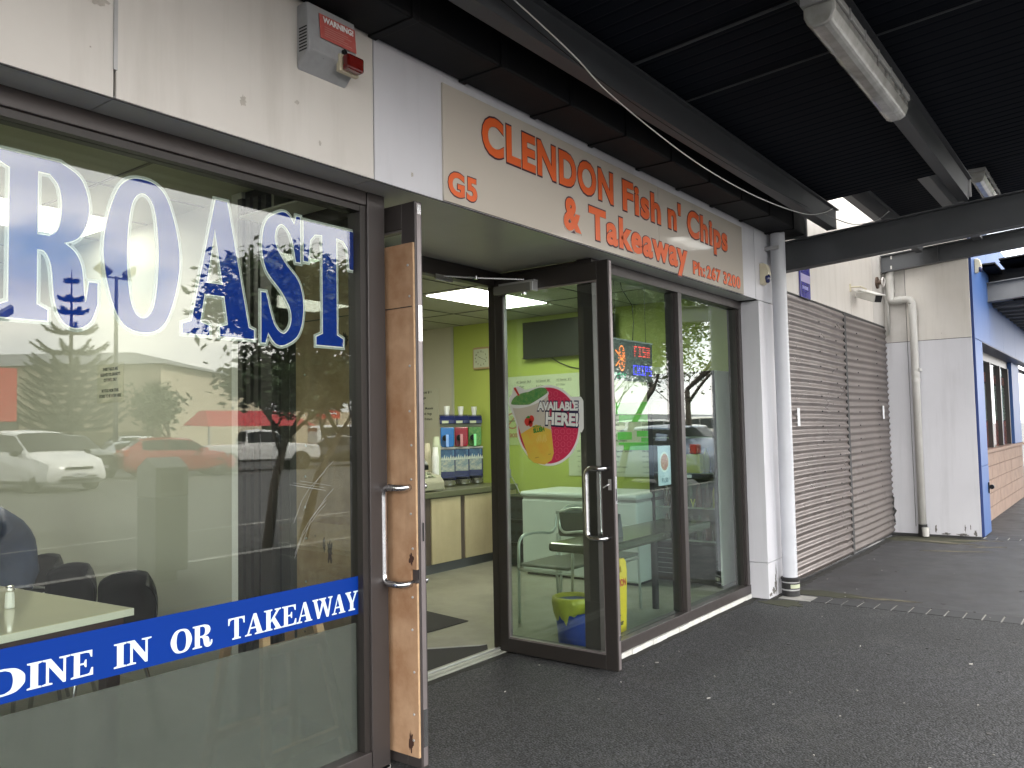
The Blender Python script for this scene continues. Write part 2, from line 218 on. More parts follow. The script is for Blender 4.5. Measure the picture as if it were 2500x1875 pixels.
# ---------------------------------------------------------------- object helpers
W = {}
def tag(o, label=None, cat=None, group=None, kind=None):
    if label: o['label'] = label
    if cat: o['category'] = cat
    if group: o['group'] = group
    if kind: o['kind'] = kind
    return o
def thing(name, label, cat, loc=(0, 0, 0), group=None):
    o = bpy.data.objects.new(name, None); COL.objects.link(o); o.location = loc; o.empty_display_size = 0.1
    W[o] = Vector(loc); return tag(o, label, cat, group)
class MB:
    def __init__(s): s.v = []; s.f = []; s.m = []; s.mi = 0
    def add(s, vs, fs):
        k = len(s.v); s.v += [Vector(a) for a in vs]; s.f += [[k+i for i in f] for f in fs]; s.m += [s.mi]*len(fs); return s
    def box(s, x0, x1, y0, y1, z0, z1):
        x0, x1 = min(x0, x1), max(x0, x1); y0, y1 = min(y0, y1), max(y0, y1); z0, z1 = min(z0, z1), max(z0, z1)
        return s.add([(x0,y0,z0),(x1,y0,z0),(x1,y1,z0),(x0,y1,z0),(x0,y0,z1),(x1,y0,z1),(x1,y1,z1),(x0,y1,z1)],
                     [(0,3,2,1),(4,5,6,7),(0,1,5,4),(1,2,6,5),(2,3,7,6),(3,0,4,7)])
    def hexa(s, p):   # 8 corners in box order
        return s.add(p, [(0,3,2,1),(4,5,6,7),(0,1,5,4),(1,2,6,5),(2,3,7,6),(3,0,4,7)])
    def prism(s, poly, o, r, u, n, d):
        """poly (a,b) list counter-clockwise in frame r,u ; extruded d along n"""
        o, r, u, n = map(Vector, (o, r, u, n)); k = len(poly)
        a = [o+r*p[0]+u*p[1] for p in poly]; b = [q+n*d for q in a]
        return s.add(a+b, [tuple(range(k))[::-1], tuple(range(k, 2*k))]+[(i, (i+1) % k, k+(i+1) % k, k+i) for i in range(k)])
    def tube(s, pts, rad, n=10, cap=True):
        pts = [Vector(p) for p in pts]; rads = rad if isinstance(rad, (list, tuple)) else [rad]*len(pts); rings = []; prev = None
        for i, p in enumerate(pts):
            d = (pts[min(i+1, len(pts)-1)]-pts[max(i-1, 0)]).normalized()
            if prev is None: a = d.orthogonal().normalized()
            else: a = (prev-d*prev.dot(d)); a = a.normalized() if a.length > 1e-6 else d.orthogonal().normalized()
            prev = a; b = d.cross(a)
            rings.append([p+(a*math.cos(2*math.pi*k/n)+b*math.sin(2*math.pi*k/n))*rads[i] for k in range(n)])
        vs = [v for r in rings for v in r]; fs = []
        for i in range(len(rings)-1):
            for k in range(n): fs.append((i*n+k, i*n+(k+1) % n, (i+1)*n+(k+1) % n, (i+1)*n+k))
        if cap: fs.append(tuple(range(n))[::-1]); fs.append(tuple((len(rings)-1)*n+k for k in range(n)))
        return s.add(vs, fs)
    def lathe(s, prof, c=(0, 0, 0), axis='z', n=20):
        c = Vector(c); vs = []; fs = []
        for r, h in prof:
            for k in range(n):
                a = 2*math.pi*k/n; p = (r*math.cos(a), r*math.sin(a), h)
                if axis == 'x': p = (h, p[0], p[1])
                if axis == 'y': p = (p[0], h, p[1])
                vs.append(c+Vector(p))
        for i in range(len(prof)-1):
            for k in range(n): fs.append((i*n+k, i*n+(k+1) % n, (i+1)*n+(k+1) % n, (i+1)*n+k))
        fs.append(tuple(range(n))[::-1]); fs.append(tuple((len(prof)-1)*n+k for k in range(n)))
        return s.add(vs, fs)
    def sphere(s, c, rx, ry=None, rz=None, n=14, m=8):
        ry = ry or rx; rz = rz or rx; c = Vector(c); vs = [c+Vector((0, 0, -rz))]
        for i in range(1, m):
            t = math.pi*i/m-math.pi/2
            for k in range(n): vs.append(c+Vector((rx*math.cos(t)*math.cos(2*math.pi*k/n), ry*math.cos(t)*math.sin(2*math.pi*k/n), rz*math.sin(t))))
        vs.append(c+Vector((0, 0, rz))); fs = [(0, 1+(k+1) % n, 1+k) for k in range(n)]
        for i in range(m-2):
            for k in range(n): a = 1+i*n; fs.append((a+k, a+(k+1) % n, a+n+(k+1) % n, a+n+k))
        a = 1+(m-2)*n; fs += [(a+k, a+(k+1) % n, len(vs)-1) for k in range(n)]
        return s.add(vs, fs)
    def xf(s, mat):
        s.v = [mat @ v for v in s.v]; return s
    def build(s, name, mat, parent=None, bevel=0, smooth=False, fixn=True, **tags):
        off = W[parent] if parent else Vector((0, 0, 0)); me = bpy.data.meshes.new(name)
        if parent is None and tags.get('loc') is None and s.v:
            c = sum(s.v, Vector())/len(s.v); zmin = min(v.z for v in s.v); off = Vector((c.x, c.y, zmin))
        me.from_pydata([v-off for v in s.v], [], s.f)
        for x in (mat if isinstance(mat, (list, tuple)) else [mat]): me.materials.append(x)
        if any(s.m): me.polygons.foreach_set('material_index', s.m)
        if fixn:
            bm = bmesh.new(); bm.from_mesh(me); bmesh.ops.recalc_face_normals(bm, faces=bm.faces); bm.to_mesh(me); bm.free()
        if smooth: me.polygons.foreach_set('use_smooth', [True]*len(me.polygons))
        o = bpy.data.objects.new(name, me); COL.objects.link(o)
        if parent: o.parent = parent; W[o] = W[parent]
        else: o.location = off; W[o] = off
        if smooth == 'auto':
            bm = bmesh.new(); bm.from_mesh(me)
            for e in bm.edges:
                if len(e.link_faces) == 2 and e.calc_face_angle(0) > R(40): e.smooth = False
            bm.to_mesh(me); bm.free()
        if bevel:
            md = o.modifiers.new('bevel', 'BEVEL'); md.width = bevel; md.segments = 2; md.limit_method = 'ANGLE'; md.angle_limit = R(40)
        tags.pop('loc', None)
        return tag(o, tags.get('label'), tags.get('cat'), tags.get('group'), tags.get('kind'))
def bx(name, mat, parent, x0, x1, y0, y1, z0, z1, **k): return MB().box(x0, x1, y0, y1, z0, z1).build(name, mat, parent, **k)
def copy_tree(o, parent=None):
    c = o.copy(); COL.objects.link(c)
    if parent: c.parent = parent
    for ch in o.children: copy_tree(ch, c)
    return c
# flat frames: origin, right, up, normal towards the viewer
FRONT = ((1, 0, 0), (0, 0, 1), (0, -1, 0)); WALLX = ((0, -1, 0), (0, 0, 1), (-1, 0, 0))
def cr_pts(poly, seg=7):
    """(x,y) corner, (x,y,1) smooth point -> sampled outline"""
    out = []; k = len(poly)
    for i in range(k):
        p0, p1, p2, p3 = poly[i-1], poly[i], poly[(i+1) % k], poly[(i+2) % k]
        s1, s2 = len(p1) > 2, len(p2) > 2; a = Vector(p1[:2]); b = Vector(p2[:2]); out.append(tuple(a))
        if not (s1 or s2): continue
        t1 = (Vector(p2[:2])-Vector(p0[:2]))/2 if s1 else (b-a)*0.6
        t2 = (Vector(p3[:2])-Vector(p1[:2]))/2 if s2 else (b-a)*0.6
        for j in range(1, seg):
            t = j/seg; h = (2*t**3-3*t*t+1)*a+(t**3-2*t*t+t)*t1+(-2*t**3+3*t*t)*b+(t**3-t*t)*t2; out.append(tuple(h))
    return out
def offset_poly(p, d):
    n = len(p); out = []
    for i in range(n):
        a, b, c = Vector(p[i-1]), Vector(p[i]), Vector(p[(i+1) % n]); e1 = (b-a); e2 = (c-b)
        if e1.length < 1e-7 or e2.length < 1e-7: out.append(tuple(b)); continue
        e1.normalize(); e2.normalize(); n1 = Vector((e1.y, -e1.x)); n2 = Vector((e2.y, -e2.x)); m = n1+n2
        if m.length < 1e-3: m = n1
        m.normalize(); k = min(1.6, 1/max(0.35, m.dot(n1))); out.append(tuple(b+m*d*k))
    return out
def curve_mesh(polys, depth):
    cu = bpy.data.curves.new('tmp', 'CURVE'); cu.dimensions = '2D'; cu.fill_mode = 'BOTH'; cu.extrude = depth/2
    for p in polys:
        sp = cu.splines.new('POLY'); sp.points.add(len(p)-1)
        for i, q in enumerate(p): sp.points[i].co = (q[0], q[1], 0, 1)
        sp.use_cyclic_u = True
    return to_mb(cu)
def to_mb(cu):
    o = bpy.data.objects.new('tmp', cu); COL.objects.link(o); dg = bpy.context.evaluated_depsgraph_get(); dg.update()
    me = o.evaluated_get(dg).to_mesh(); b = MB(); b.add([v.co.copy() for v in me.vertices], [tuple(p.vertices) for p in me.polygons])
    o.evaluated_get(dg).to_mesh_clear(); bpy.data.objects.remove(o); bpy.data.curves.remove(cu); return b
def place(b, o, fr):
    r, u, n = map(Vector, fr); o = Vector(o); b.v = [o+r*v.x+u*v.y+n*v.z for v in b.v]; return b
_tcache = {}
def text_mb(s, bold=0.0, depth=0.001, spacing=1.0):
    cu = bpy.data.curves.new('tmp', 'FONT'); cu.body = s; cu.size = 1; cu.offset = bold; cu.extrude = depth/2; cu.space_character = spacing; cu.align_x = 'LEFT'; cu.resolution_u = 4
    return to_mb(cu)
def capH():
    if 'h' not in _tcache:
        b = text_mb('H'); _tcache['h'] = max(v.y for v in b.v)
    return _tcache['h']
def text(s, o, fr, cap, width=None, bold=0.0, depth=0.0012, skew=0.0, spacing=1.0, rot=0.0):
    """cap = cap height in metres; width = fitted total width"""
    b = text_mb(s, bold, 1.0, spacing); x0 = min(v.x for v in b.v); x1 = max(v.x for v in b.v); ky = cap/capH(); kx = (width/(x1-x0)) if width else ky
    b.v = [Vector(((v.x-x0)*kx+v.y*ky*skew, v.y*ky, v.z*depth)) for v in b.v]
    if rot: b.xf(Matrix.Rotation(rot, 4, 'Z'))
    return place(b, o, fr)
def merge(mbs):
    r = MB()
    for b in mbs: r.add(b.v, b.f)
    return r

# ---- serif lettering drawn by hand, unit box glyphs: list of shapes; a shape is a list of outlines (outer, holes...)
sf = 0.055
G = {
 'I': [[[(0,0),(1,0),(1,sf),(.76,.085),(.76,.915),(1,1-sf),(1,1),(0,1),(0,1-sf),(.24,.915),(.24,.085),(0,sf)]]],
 'D': [[[(0,0),(.5,0),(.78,.07,1),(.97,.3,1),(1,.5,1),(.97,.7,1),(.78,.93,1),(.5,1),(0,1),(0,1-sf),(.12,.915),(.12,.085),(0,sf)], [(.38,.07),(.38,.93),(.52,.92),(.66,.8,1),(.71,.5,1),(.66,.2,1),(.52,.08)]]],
 'O': [[[(.5,-.02,1),(.82,.08,1),(1,.5,1),(.82,.92,1),(.5,1.02,1),(.18,.92,1),(0,.5,1),(.18,.08,1)], [(.5,.06,1),(.33,.16,1),(.27,.5,1),(.33,.84,1),(.5,.94,1),(.67,.84,1),(.73,.5,1),(.67,.16,1)]]],
 'R': [[[(0,0),(.47,0),(.47,sf),(.36,.085),(.36,.44),(.46,.43,1),(.53,.34,1),(.57,.12,1),(.66,0,1),(.80,-.03,1),(.93,.02,1),(1,.13),(1,.26),(.93,.26),(.90,.14,1),(.86,.16,1),(.83,.34,1),(.76,.44,1),(.62,.50),(.80,.56,1),(.90,.73,1),(.82,.92,1),(.60,1),(0,1),(0,1-sf),(.11,.915),(.11,.085),(0,sf)], [(.36,.52),(.36,.93),(.50,.93),(.60,.86,1),(.635,.73,1),(.60,.58,1),(.50,.52)]]],
 'N': [[[(0,0),(.36,0),(.36,sf),(.23,.085),(.23,.70),(.74,-.01),(.84,-.01),(.84,.915),(1,1-sf),(1,1),(.60,1),(.60,1-sf),(.75,.915),(.75,.36),(.30,1),(0,1),(0,1-sf),(.13,.90),(.13,.085),(0,sf)]]],
 'E': [[[(0,0),(1,0),(1,.30),(.93,.30),(.84,.10),(.72,.07),(.40,.07),(.40,.47),(.58,.47),(.64,.36),(.70,.36),(.70,.66),(.64,.66),(.58,.54),(.40,.54),(.40,.93),(.68,.93),(.82,.90),(.90,.72),(.96,.72),(.96,1),(0,1),(0,1-sf),(.13,.915),(.13,.085),(0,sf)]]],
 'T': [[[(.24,0),(.76,0),(.76,sf),(.63,.085),(.63,.93),(.80,.92),(.90,.86),(.94,.68),(1,.68),(1,1),(0,1),(0,.68),(.06,.68),(.10,.86),(.20,.92),(.37,.93),(.37,.085),(.24,sf)]]],
 'A': [[[(0,0),(.34,0),(.34,sf),(.21,.08),(.275,.30),(.58,.30),(.635,.08),(.52,sf),(.52,0),(1,0),(1,sf),(.92,.07),(.60,1),(.45,1),(.12,.08),(0,sf)], [(.30,.37),(.43,.80),(.56,.37)]]],
 'K': [[[(0,0),(.46,0),(.46,sf),(.36,.085),(.36,.36),(.44,.45),(.66,.085),(.56,sf),(.56,0),(1,0),(1,sf),(.93,.08),(.60,.60),(.84,.91),(.96,1-sf),(.96,1),(.60,1),(.60,1-sf),(.70,.90),(.36,.46),(.36,.915),(.46,1-sf),(.46,1),(0,1),(0,1-sf),(.12,.915),(.12,.085),(0,sf)]]],
 'W': [[[(.24,-.01),(.34,-.01),(.52,.62),(.69,-.01),(.79,-.01),(.94,.90),(1,1-sf),(1,1),(.78,1),(.78,1-sf),(.87,.90),(.77,.28),(.60,.90),(.67,1-sf),(.67,1),(.33,1),(.33,1-sf),(.41,.90),(.46,.80),(.335,.28),(.21,.90),(.29,1-sf),(.29,1),(0,1),(0,1-sf),(.06,.90)]]],
 'Y': [[[(.24,0),(.76,0),(.76,sf),(.63,.085),(.63,.40),(.88,.90),(1,1-sf),(1,1),(.64,1),(.64,1-sf),(.77,.90),(.565,.49),(.36,.90),(.45,1-sf),(.45,1),(0,1),(0,1-sf),(.08,.91),(.37,.40),(.37,.085),(.24,sf)]]],
 'S': [[[(.02,-.02),(.08,-.02),(.15,.07),(.34,-.02,1),(.56,-.02,1),(.86,.07,1),(.98,.27,1),(.88,.48,1),(.55,.62,1),(.32,.76,1),(.33,.89,1),(.5,.945,1),(.72,.86,1),(.84,.66),(.91,.66),(.91,1.02),(.85,1.02),(.79,.94),(.62,1.02,1),(.44,1.02,1),(.14,.93,1),(.04,.74,1),(.14,.55,1),(.48,.40,1),(.70,.26,1),(.70,.13,1),(.52,.05,1),(.28,.12,1),(.09,.36),(.02,.36)]]],
}
def serif(word, boxes, z0, z1, y, mb_fn, off=0.0, depth=0.0015):
    """boxes: (x0,x1) per letter"""
    r = MB()
    for ch, (a, b) in zip(word, boxes):
        for shape in G[ch]:
            outs = []
            for oi, o in enumerate(shape):
                p = [(a+q[0]*(b-a), z0+q[1]*(z1-z0)) for q in cr_pts(o)]
                ar = sum(p[i-1][0]*p[i][1]-p[i][0]*p[i-1][1] for i in range(len(p)))
                if (ar < 0) == (oi == 0): p = p[::-1]        # outer ccw, holes cw
                if off: p = offset_poly(p, off)
                outs.append(p)
            m = curve_mesh(outs, depth); place(m, (0, y, 0), FRONT); r.add(m.v, m.f)
    return r
def circle(cx, cy, r, n=40, ry=None): ry = ry or r; return [(cx+r*math.cos(2*math.pi*i/n), cy+ry*math.sin(2*math.pi*i/n)) for i in range(n)]
def ring_pts(c, r, a0, a1, n, ax1, ax2):
    c, ax1, ax2 = Vector(c), Vector(ax1), Vector(ax2); return [c+(ax1*math.cos(a0+(a1-a0)*i/n)+ax2*math.sin(a0+(a1-a0)*i/n))*r for i in range(n+1)]
def bend(pts, r=0.03, n=5):
    """round the corners of a path"""
    pts = [Vector(p) for p in pts]; out = [pts[0]]
    for i in range(1, len(pts)-1):
        a, b, c = pts[i-1], pts[i], pts[i+1]; d1 = (a-b).normalized(); d2 = (c-b).normalized(); k = min(r, (a-b).length/2, (c-b).length/2)
        p, q = b+d1*k, b+d2*k
        for j in range(n+1): t = j/n; out.append(p*(1-t)**2+b*2*t*(1-t)+q*t*t)
    return out+[pts[-1]]
# ================================================================= GROUND
def sheet(name, mat, x0, x1, y0, y1, z, **k):
    return MB().add([(x0,y0,z),(x1,y0,z),(x1,y1,z),(x0,y1,z)], [(0,1,2,3)]).build(name, mat, None, kind='structure', **k)
sheet('ground', M['carpark'], -400, 500, -600, 300, -0.16)
MB().box(-14, 6.93, -6.0, -0.001, -0.15, 0.0).box(2.6, 4.4, 0, 0.70, -0.15, 0.0).build('pavement', M['asphalt'], None, kind='structure')
MB().box(7.17, 11.66, -6.0, -0.115, -0.15, 0.0).box(11.9, 40, -6.0, -0.9, -0.15, 0.0).build('pavement', M['asphalt_s'], None, kind='structure')
pj = MB().box(6.93, 7.17, -6.0, -0.16, -0.15, -0.004).box(11.66, 11.9, -6.0, -1.1, -0.15, -0.004)
pj.build('paver_bed', M['pjoint'], None, kind='structure')
pv = MB()
y = -0.47
while y > -5.9: pv.box(6.934, 7.166, y-0.110, y, -0.02, 0.0015+random.uniform(0, .002)); y -= 0.124
y = -1.13
while y > -5.9: pv.box(11.664, 11.896, y-0.110, y, -0.02, 0.0015+random.uniform(0, .002)); y -= 0.124
pv.build('paving', M['paver'], None, kind='structure')
kb = MB(); x = -14
while x < 40: kb.box(x, x+0.992, -6.16, -6.0, -0.15, 0.006); x += 1.0
kb.build('kerb', M['kerb'], None, kind='structure')
# moss and grit stains lie on the asphalt as thin flat patches
def blob(cx, cy, rx, ry, n=26, j=0.25, a=0.0):
    p = []
    for i in range(n):
        t = 2*math.pi*i/n; k = 1+random.uniform(-j, j); u, v = rx*k*math.cos(t), ry*k*math.sin(t)
        p.append((cx+u*math.cos(a)-v*math.sin(a), cy+u*math.sin(a)+v*math.cos(a)))
    return p
st = MB()
for cx, cy, rx, ry, a in ((11.30, -.62, .30, .50, .1), (7.3, -.52, .12, .35, .05), (6.75, -.30, .12, .16, 0)):
    st.prism(blob(cx, cy, rx, ry, a=a), (0, 0, 0.0), (1, 0, 0), (0, 1, 0), (0, 0, 1), 0.0022)
st.build('moss', M['moss'], None, kind='stuff', label='dark green moss film on the asphalt along the wall bases', cat='moss')
dt = MB()  # irregular dark strip painted along the wall feet as contact shade
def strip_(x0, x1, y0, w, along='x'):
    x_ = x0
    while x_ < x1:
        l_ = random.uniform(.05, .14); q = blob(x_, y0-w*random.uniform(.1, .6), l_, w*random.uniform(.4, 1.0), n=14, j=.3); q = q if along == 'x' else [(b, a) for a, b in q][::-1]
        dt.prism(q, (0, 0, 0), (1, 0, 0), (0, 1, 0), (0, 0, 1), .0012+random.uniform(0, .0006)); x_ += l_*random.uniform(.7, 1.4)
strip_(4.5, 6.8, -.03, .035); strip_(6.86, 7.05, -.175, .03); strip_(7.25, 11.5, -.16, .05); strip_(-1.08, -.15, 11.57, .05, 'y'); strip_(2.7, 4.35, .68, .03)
dt.build('dirt', P('contact_shade', (.014, .014, .012), .9, var=.6, col2=(.03, .03, .024), scale=30), None, kind='stuff', label='dark contact shade painted on the asphalt along the foot of the walls', cat='shading')  # the 'dirt' object is the painted contact shade, not dirt
gm = MB()
for _ in range(70):
    cx, cy = random.uniform(1.5, 9), random.uniform(-4, -.3); r_ = random.uniform(.008, .020); gm.prism(blob(cx, cy, r_, r_*.85, n=12, j=.2), (0, 0, 0), (1, 0, 0), (0, 1, 0), (0, 0, 1), .0026)
gm.build('gum', P('old_gum', (.022, .022, .022), .7, var=.6, col2=(.11, .105, .10), scale=2.5), None, kind='stuff', label='trodden old gum spots on the asphalt walkway', cat='gum')
gr = MB()
for cx, cy, rx, ry, a in ((11.12, -.72, .05, .40, -.25), (11.42, -1.05, .035, .25, .35), (7.32, -.95, .03, .24, .05), (10.4, -1.0, .03, .3, .35), (10.9, -1.25, .025, .16, .5)):
    gr.prism(blob(cx, cy, rx, ry, j=.45, a=a), (0, 0, 0.0), (1, 0, 0), (0, 1, 0), (0, 0, 1), 0.0034)
gr.build('grit', P('pale_grit', (0.13, 0.115, 0.075), 0.95, var=0.8, col2=(0.05, 0.047, 0.04), scale=14), None, kind='stuff', label='thin pale sandy silt lines dried on the asphalt', cat='silt')
ch = MB()
for i in range(130):
    cx, cy = random.uniform(.8, 9.5), random.uniform(-3.2, -.1)
    if cx > 2.7 and cx < 4.3 and random.random() < .2: cy = random.uniform(0, .6)
    if random.random() < .55 and cx > 5: continue
    s = random.uniform(.0012, .0036)*(1+cx*.10); a = random.uniform(0, 3.1); l = s*random.choice((1, 1, 1.4, 2.6))
    ch.prism([(cx+u*math.cos(a)-v*math.sin(a), cy+u*math.sin(a)+v*math.cos(a)) for u, v in ((-l, -s*.6), (l*.8, -s*.5), (l, s*.5), (-l*.7, s*.6))], (0, 0, 0), (1, 0, 0), (0, 1, 0), (0, 0, 1), s*.6+.002)
ch.build('grit', P('grit_white', (0.42, 0.41, 0.38), 0.8, var=0.8, scale=400), None, kind='stuff', label='white grit and litter crumbs scattered over the dark asphalt', cat='grit')

# ================================================================= SHOP BUILDING
B = thing('shop_building', 'low shop row with pale wall panels, brown window frames and a recessed doorway', 'building', (0, 0, 0))
YF, ZS = -0.155, 2.525
# facade panels, each its own sheet on a dark backing with open joints
MB().box(-3, 7.2, YF+.012, 0.10, ZS+.012, 4.3).build('wall_backing', M['gap'], B)
def wp(x0, x1, z0, z1, m='panel', y=YF, d=.012, name='wall_panel', **k): return bx(name, M[m], B, x0+.004, x1-.004, y, y+d, z0, z1, bevel=.0015, **k)
wp(-3, 1.283, ZS, 3.75); wp(1.283, 2.392, ZS, 3.75, y=YF-.002, d=.014); wp(2.392, 6.795, ZS, 3.75, 'panel_b'); wp(6.795, 7.2, ZS, 3.75, 'panel_b', y=YF-.001, d=.013)
for cx, cz, rx, rz in ((1.23, 2.83, .030, .025), (1.75, 2.66, .012, .02), (1.99, 2.73, .010, .008), (2.62, 2.60, .008, .01), (2.1, 2.60, .006, .01)): MB().prism(blob(cx, cz, rx, rz, j=.35), (0, YF-.0025, 0), (1, 0, 0), (0, 0, 1), (0, -1, 0), .0004).build('smudge', P('smudge', (.50, .465, .41), .6, var=.5, scale=40), B)
bx('joint_batten', M['alu'], B, 1.277, 1.289, YF-.006, YF-.001, ZS+.09, 3.75)
# soffits under the lintel
for x0, x1 in ((-3, 1.283), (1.283, 2.392), (2.392, 4.40), (4.40, 6.80)):
    bx('soffit', M['soffit'], B, x0+.003, x1-.003, YF+.006, .02 if x1 < 3 else (.80 if x1 < 4.5 else .02), ZS, ZS+.010)
bx('soffit_edge', M['gap'], B, -3, 6.8, YF+.001, YF+.006, ZS-.004, ZS+.002)
# ROAST window frame
bz = M['bronze']
def fr(name, parent, *b, m=None, bev=.0025): return bx(name, m or bz, parent, *b, bevel=bev)
wR = bx('window', bz, B, -3, 2.49, 0.0, .10, 2.462, ZS, bevel=.003)          # head of the frame
fr('sill', wR, -3, 2.49, -.002, .10, .015, .10); fr('post', wR, 2.497, 2.600, 0.0, .10, 0.0, ZS)
bx('bead', M['bronze_d'], wR, 2.462, 2.497, .012, .09, .10, 2.462); bx('bead', M['bronze_d'], wR, -3, 2.462, .014, .09, 2.435, 2.462)
paneR = bx('glass', M['glass_r'], wR, -3, 2.462, .045, .053, .10, 2.435)
# return glass beside the doorway (ROAST side)
fr('post', wR, 2.560, 2.605, .77, .86, 0, ZS, m=M['bronze_d']); fr('sill', wR, 2.560, 2.600, .10, .77, 0, .10); fr('head', wR, 2.560, 2.600, .10, .77, 2.46, ZS)
bx('glass', M['glass'], wR, 2.578, 2.584, .10, .77, .10, 2.46)
for k in range(4): bx('jamb_flute', M['bronze_d'], wR, 2.598-.012*k, 2.606, .865+.05*k, .905+.05*k, 0, 2.7)
bx('jamb', M['black'], wR, 2.612, 2.64, .86, 1.06, 0, 2.75)
bx('trim', M['white'], B, 2.592, 2.72, 1.062, 1.155, 0, 2.75, bevel=.003)
# door frame in the recess
dF = bx('door_frame', M['bronze_d'], B, 2.64, 4.42, .735, .80, 2.425, ZS, bevel=.003)
fr('jamb', dF, 2.64, 2.70, .735, .80, .02, 2.425, m=M['bronze_d']); fr('jamb', dF, 4.345, 4.42, .735, .80, .02, 2.425, m=M['bronze_d'])
MB().box(2.62, 4.43, .70, .735, 0, .012).box(2.62, 4.43, .735, .80, 0, .022).build('threshold', M['gray_step'], dF, bevel=.003)
bx('threshold_strip', M['alu'], dF, 2.70, 4.345, .745, .762, .022, .030, bevel=.002)
# right-hand return glass
fr('post', dF, 4.385, 4.470, 0.0, .11, 0, ZS, m=bz); fr('sill', dF, 4.405, 4.455, .11, .735, 0, .09); fr('head', dF, 4.405, 4.455, .11, .735, 2.455, ZS)
bx('glass', M['glass'], dF, 4.425, 4.431, .11, .735, .09, 2.455)

# ---- door leaves, standing open at right angles
def leaf(x0, x1, label, out):
    d = thing_part = MB().box(x0, x1, -.150, -.068, .012, 2.488).box(x0, x1, .668, .733, .012, 2.488).box(x0, x1, -.068, .668, 2.372, 2.488).box(x0, x1, -.068, .668, .012, .098).build('door', M['bronze_d'] if out > 0 else bz, B, bevel=.003, label=label)
    xm = (x0+x1)/2
    bx('glass', M['glass'], d, xm-.003, xm+.003, -.068, .668, .098, 2.372)
    for a, b, c, e in ((-.068, -.060, .098, 2.372), (.660, .668, .098, 2.372), (-.060, .660, 2.362, 2.372), (-.060, .660, .098, .108)): MB().box(x0+.006, x1-.006, a, b, c, e).build('bead', M['edge'], d)
    bx('edge_strip', M['edge'], d, x0+.010, x1-.010, -.1525, -.1502, .02, 2.48)
    return d
dR = leaf(4.330, 4.375, 'glazed door leaf standing open, slush decal on its glass', 1)
dL = leaf(2.640, 2.685, 'door leaf standing open with its pane boarded over with plywood', -1)
def handle(d, xf, sgn):
    xo = xf+sgn*.058; b = MB(); b.tube(bend([(xf, -.102, .800), (xo, -.108, .800), (xo, -.012 if 0 else -.004, .800)], .01)[:1]+bend([(xf, -.112, .800), (xo, -.085, .800), (xo, .0, .800), (xo, .0, 1.205), (xo, -.085, 1.205), (xf, -.112, 1.205)], .045, 7), .0125, 14)
    b.build('handle', M['steel'], d, smooth=True)
def handle2(d, xf, sgn):
    # D pull: offsets towards the hinge side
    xo = xf+sgn*.060
    MB().tube(bend([(xf, -.110, .797), (xo, -.100, .797), (xo, .005, .797), (xo, .005, 1.215), (xo, -.100, 1.215), (xf, -.110, 1.215)], .042, 7), .0155, 16).build('handle', M['steel'], d, smooth=True)
handle2(dR, 4.330, -1); handle2(dR, 4.375, 1); handle2(dL, 2.640, -1); handle2(dL, 2.685, 1)
MB().box(4.326, 4.330, -.135, -.115, 1.085, 1.150).tube([(4.322, -.125, 1.12), (4.305, -.120, 1.115), (4.300, -.095, 1.10)], .004, 8).build('latch', M['alu'], dR)
MB().box(4.342, 4.364, -.1545, -.1525, 1.0, 1.165).build('lock_plate', M['steel'], dR); MB().box(4.350, 4.356, -.1560, -.1545, 1.02, 1.09).build('lock_slot', M['blackm'], dR)
MB().box(4.346, 4.362, -.1550, -.1525, .19, .22).build('lock_plate', M['steel'], dR)
MB().box(2.652, 2.675, -.1545, -.1525, 1.86, 2.02).build('lock_plate', M['steel'], dL); MB().box(2.652, 2.675, -.1545, -.1525, 2.43, 2.475).build('lock_plate', M['steel'], dL)
MB().box(2.660, 2.667, -.1560, -.1545, .98, 1.06).build('lock_slot', M['blackm'], dL); MB().box(2.650, 2.676, -.1550, -.1525, .10, .26).build('lock_plate', M['steel'], dL)
# closer on the right leaf
cl = bx('closer', P('closer_grey', (.17, .17, .15), .4, metal=.3), dR, 4.268, 4.328, .392, .692, 2.352, 2.408, bevel=.004)
bx('closer_cap', M['alu'], cl, 4.266, 4.328, .372, .392, 2.350, 2.410, bevel=.003); bx('closer_bracket', M['grey'], cl, 4.285, 4.329, .372, .660, 2.410, 2.424)
MB().lathe([(.018, -.016), (.018, 0)], (4.298, .46, 2.350)).build('closer_knob', M['steel'], cl)
MB().tube([(4.298, .46, 2.434), (4.05, .66, 2.436)], .007, 8).tube([(4.05, .66, 2.436), (3.80, .735, 2.425)], .006, 8).lathe([(.012, -.012), (.012, .012)], (4.05, .66, 2.436)).build('closer_arm', M['steel'], cl)
MB().box(3.74, 3.90, .725, .737, 2.395, 2.43).build('closer_shoe', M['steel'], cl)
# plywood boarding on the left leaf
pl = MB(); pp = [(-.144, .06), (.665, .06), (.665, 2.30), (-.144, 2.30), (-.144, .86), (-.110, .86), (-.110, .80), (-.144, .80)]
pb = MB().prism([(-a, z) for a, z in pp][::-1], (2.640, 0, 0), (0, -1, 0), (0, 0, 1), (-1, 0, 0), .0125)
pb.build('plywood_sheet', M['ply'], dL)
bx('plywood_edge', M['ply_e'], dL, 2.6282, 2.6392, -.1462, -.1442, .06, .80); bx('plywood_edge', M['ply_e'], dL, 2.6282, 2.6392, -.1462, -.1442, .86, 2.30)
MB().box(2.623, 2.627, -.140, .66, 2.012, 2.015).build('plywood_joint', M['blackm'], dL)
def each(name, mat, parent, pts, maker, **k):
    src = None; base = W[parent]
    for p in pts:
        if src is None:
            src = maker().build(name, mat, None, **k); c0 = W[src].copy(); src.parent = parent; src.location = Vector(p)-base+c0; W[src] = base; first = src
        else: c = first.copy(); COL.objects.link(c); c.location = Vector(p)-base+c0
